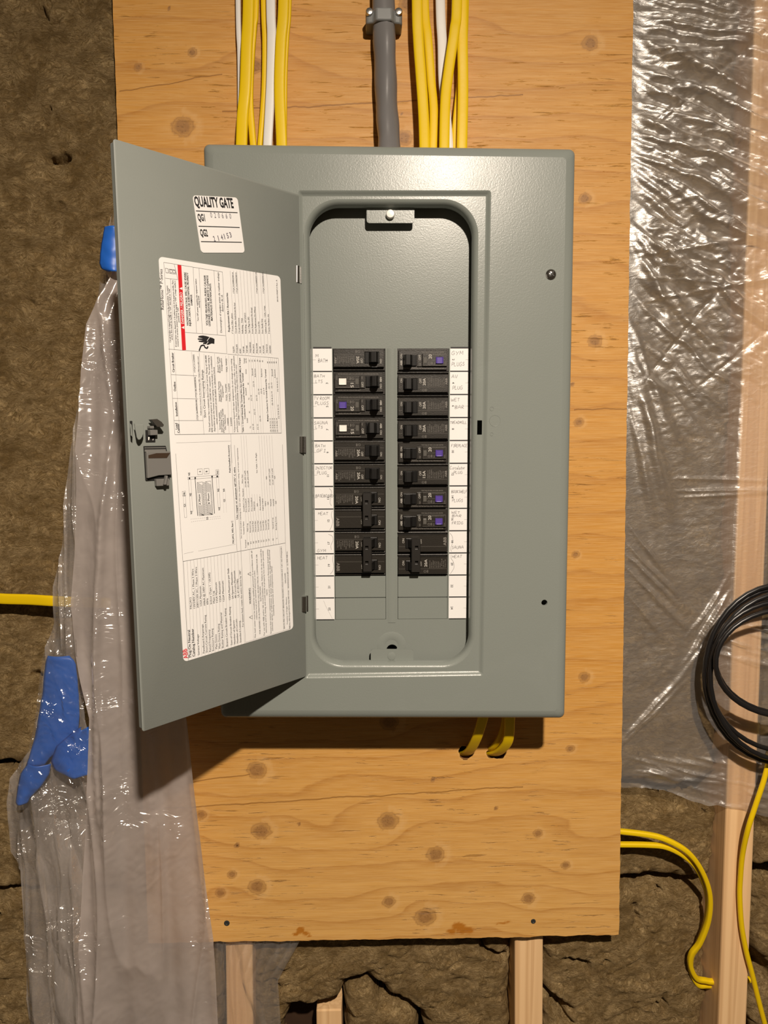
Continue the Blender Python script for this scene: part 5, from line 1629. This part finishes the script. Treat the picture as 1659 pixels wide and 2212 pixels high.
# thick grey feeder with strap
gp = [(820, -320, -.016), (828, 0, -.016), (830, 60, -.016), (833, 140, -.017), (835, 230, -.020), (839, 300, -.026), (840, 350, -.032)]
P = spline([at(*q) for q in gp], 12)
rad = 0.0126 + 0.0004 * np.sin(np.arange(len(P)) * 0.5)
mb = MB()
T = np.gradient(P, axis=0)
rings = []
for i, p in enumerate(P):
    r = []
    for k in range(24):
        t = 2 * math.pi * k / 24
        tw = t + 0.035 * i
        lobes = 1 + 0.05 * math.cos(3 * tw)
        r.append(p + np.array([math.cos(t), math.sin(t), 0]) * rad[i] * lobes)
    rings.append(r)
mb.loft(rings, True, True)
mb.build('grey_cable', GREYC, origin=P[-1], smooth=70, label='thick grey feeder cable running down into the panel top', cat='cable')

clamp = empty('cable_clamp', at(829, 30, 0), 'grey two-screw strap clamping the thick grey cable to the board', 'clamp')
zc0, zc1 = at(829, 43, -.03)[2], at(829, 15, -.03)[2]
c = at(829, 30, -.016)
mb = MB()
prof = [(-.0205, .000), (-.0205, -.020), (-.0185, -.0235), (-.0120, -.0245), (-.0085, -.0300), (.0085, -.0300), (.0120, -.0245), (.0185, -.0235), (.0205, -.020), (.0205, .000)]
mb.loft([[(c[0] + a, b, zc0) for a, b in prof], [(c[0] + a, b, zc1) for a, b in prof]], True, True)
mb.build('strap', CLAMPM, parent=clamp, bevel=.0015, smooth=40)
for sx in (798, 861):
    p = at(sx, 27, -.0235); s = MB()
    s.lathe((p[0], -.0225, p[2]), [(.0042, 0), (.0042, .0030), (.0034, .0042), (.0012, .0045)], 16)
    s.build('clamp_screw', STEEL, parent=clamp, smooth=35, label='bright screw head')

# cables from the panel bottom into the board
GB = 'cables leaving the bottom of the panel'
cable('yellow_cable', [(1052, 1515, -.060), (1043, 1552, -.052), (1033, 1585, -.042), (1024, 1606, -.028), (1014, 1622, -.010), (1003, 1628, .010), (992, 1626, .03)], 21, YELLOW, 'flat yellow cable dropping into the left hole below the panel', group=GB)
cable('yellow_cable', [(1108, 1510, -.055), (1101, 1552, -.048), (1100, 1580, -.040), (1095, 1605, -.030), (1078, 1624, -.012), (1060, 1629, .008), (1045, 1627, .03)], 22, YELLOW, 'right flat yellow cable bending into the right hole below the panel', group=GB)
cable('yellow_cable', [(1098, 1510, -.030), (1091, 1552, -.028), (1085, 1580, -.024), (1074, 1603, -.014), (1062, 1616, -.002), (1046, 1620, .02)], 13, YELLOW, 'narrow yellow cable behind the right one below the panel', group=GB)

# cables and cords at the sides
cable('yellow_cable', [(-70, 1286, .006), (0, 1293, .004), (60, 1295, .002), (110, 1298, .000), (150, 1300, .004), (240, 1303, .012)], 9, YELLOW, 'yellow cable crossing the insulation at the left edge', narrow=0.0066, side=(0, 1, 0))
cable('yellow_cable', [(1300, 1790, .010), (1335, 1795, .008), (1400, 1803, .004), (1440, 1814, .001), (1485, 1840, .000), (1515, 1880, .004), (1532, 1930, .010), (1530, 1985, .016), (1512, 2035, .022), (1494, 2060, .026), (1491, 2085, .030), (1504, 2112, .034), (1524, 2118, .036), (1545, 2120, .036), (1620, 2116, .036)],
      13, YELLOW, 'upper yellow cable arching from the board to the hole in the right stud', narrow=0.0033, side=(0, 1, 0))
cable('yellow_cable', [(1300, 1824, .012), (1335, 1824, .010), (1400, 1825, .008), (1440, 1830, .006), (1480, 1851, .008), (1508, 1882, .012), (1528, 1935, .018), (1526, 1988, .024), (1508, 2040, .030), (1493, 2066, .034), (1493, 2100, .038), (1507, 2126, .040), (1526, 2128, .042), (1545, 2128, .042)],
      13, YELLOW, 'lower yellow cable running under the upper one to the stud hole', narrow=0.0031, side=(0, 1, 0))
cable('yellow_cable', [(1690, 1560, .000), (1660, 1650, -.002), (1648, 1692, -.003), (1632, 1740, -.003), (1616, 1790, -.002), (1604, 1845, .006), (1599, 1900, .010), (1598, 1940, .011), (1602, 2000, .011), (1612, 2055, .011), (1625, 2105, .011), (1641, 2170, .011), (1665, 2260, .011)],
      11.5, YELLOW, 'thin yellow cord hanging over the right stud', narrow=0.0031, sq=2.0)

# coil of black cable
mb = MB(); pts = []
loops = [((1692, 1456), 168, 190, -.012), ((1692, 1452), 168, 190, -.014), ((1700, 1420), 156, 122, -.026), ((1702, 1432), 156, 116, -.034), ((1698, 1458), 168, 164, -.018), ((1704, 1462), 170, 182, -.024), ((1694, 1460), 172, 190, -.010)]
for i, t in enumerate(np.linspace(0, 6.0, 6 * 40)):
    k = int(min(t, 5.999)); fr = min(1.0, (t - k) / 0.22); w = fr * fr * (3 - 2 * fr)
    (cx0, cy0), rx0, ry0, d0 = loops[k]; (cx1, cy1), rx1, ry1, d1 = loops[k + 1]
    a = 2 * math.pi * t
    pts.append(at(cx0 + (cx1 - cx0) * w + (rx0 + (rx1 - rx0) * w) * math.cos(a), cy0 + (cy1 - cy0) * w - (ry0 + (ry1 - ry0) * w) * math.sin(a), d0 + (d1 - d0) * w))
mb.tube(np.array(pts), .0031, n=10)
mb.build('cable_coil', BLACKC, smooth=70, label='coil of black cable hanging in front of the film at the right edge', cat='cable')
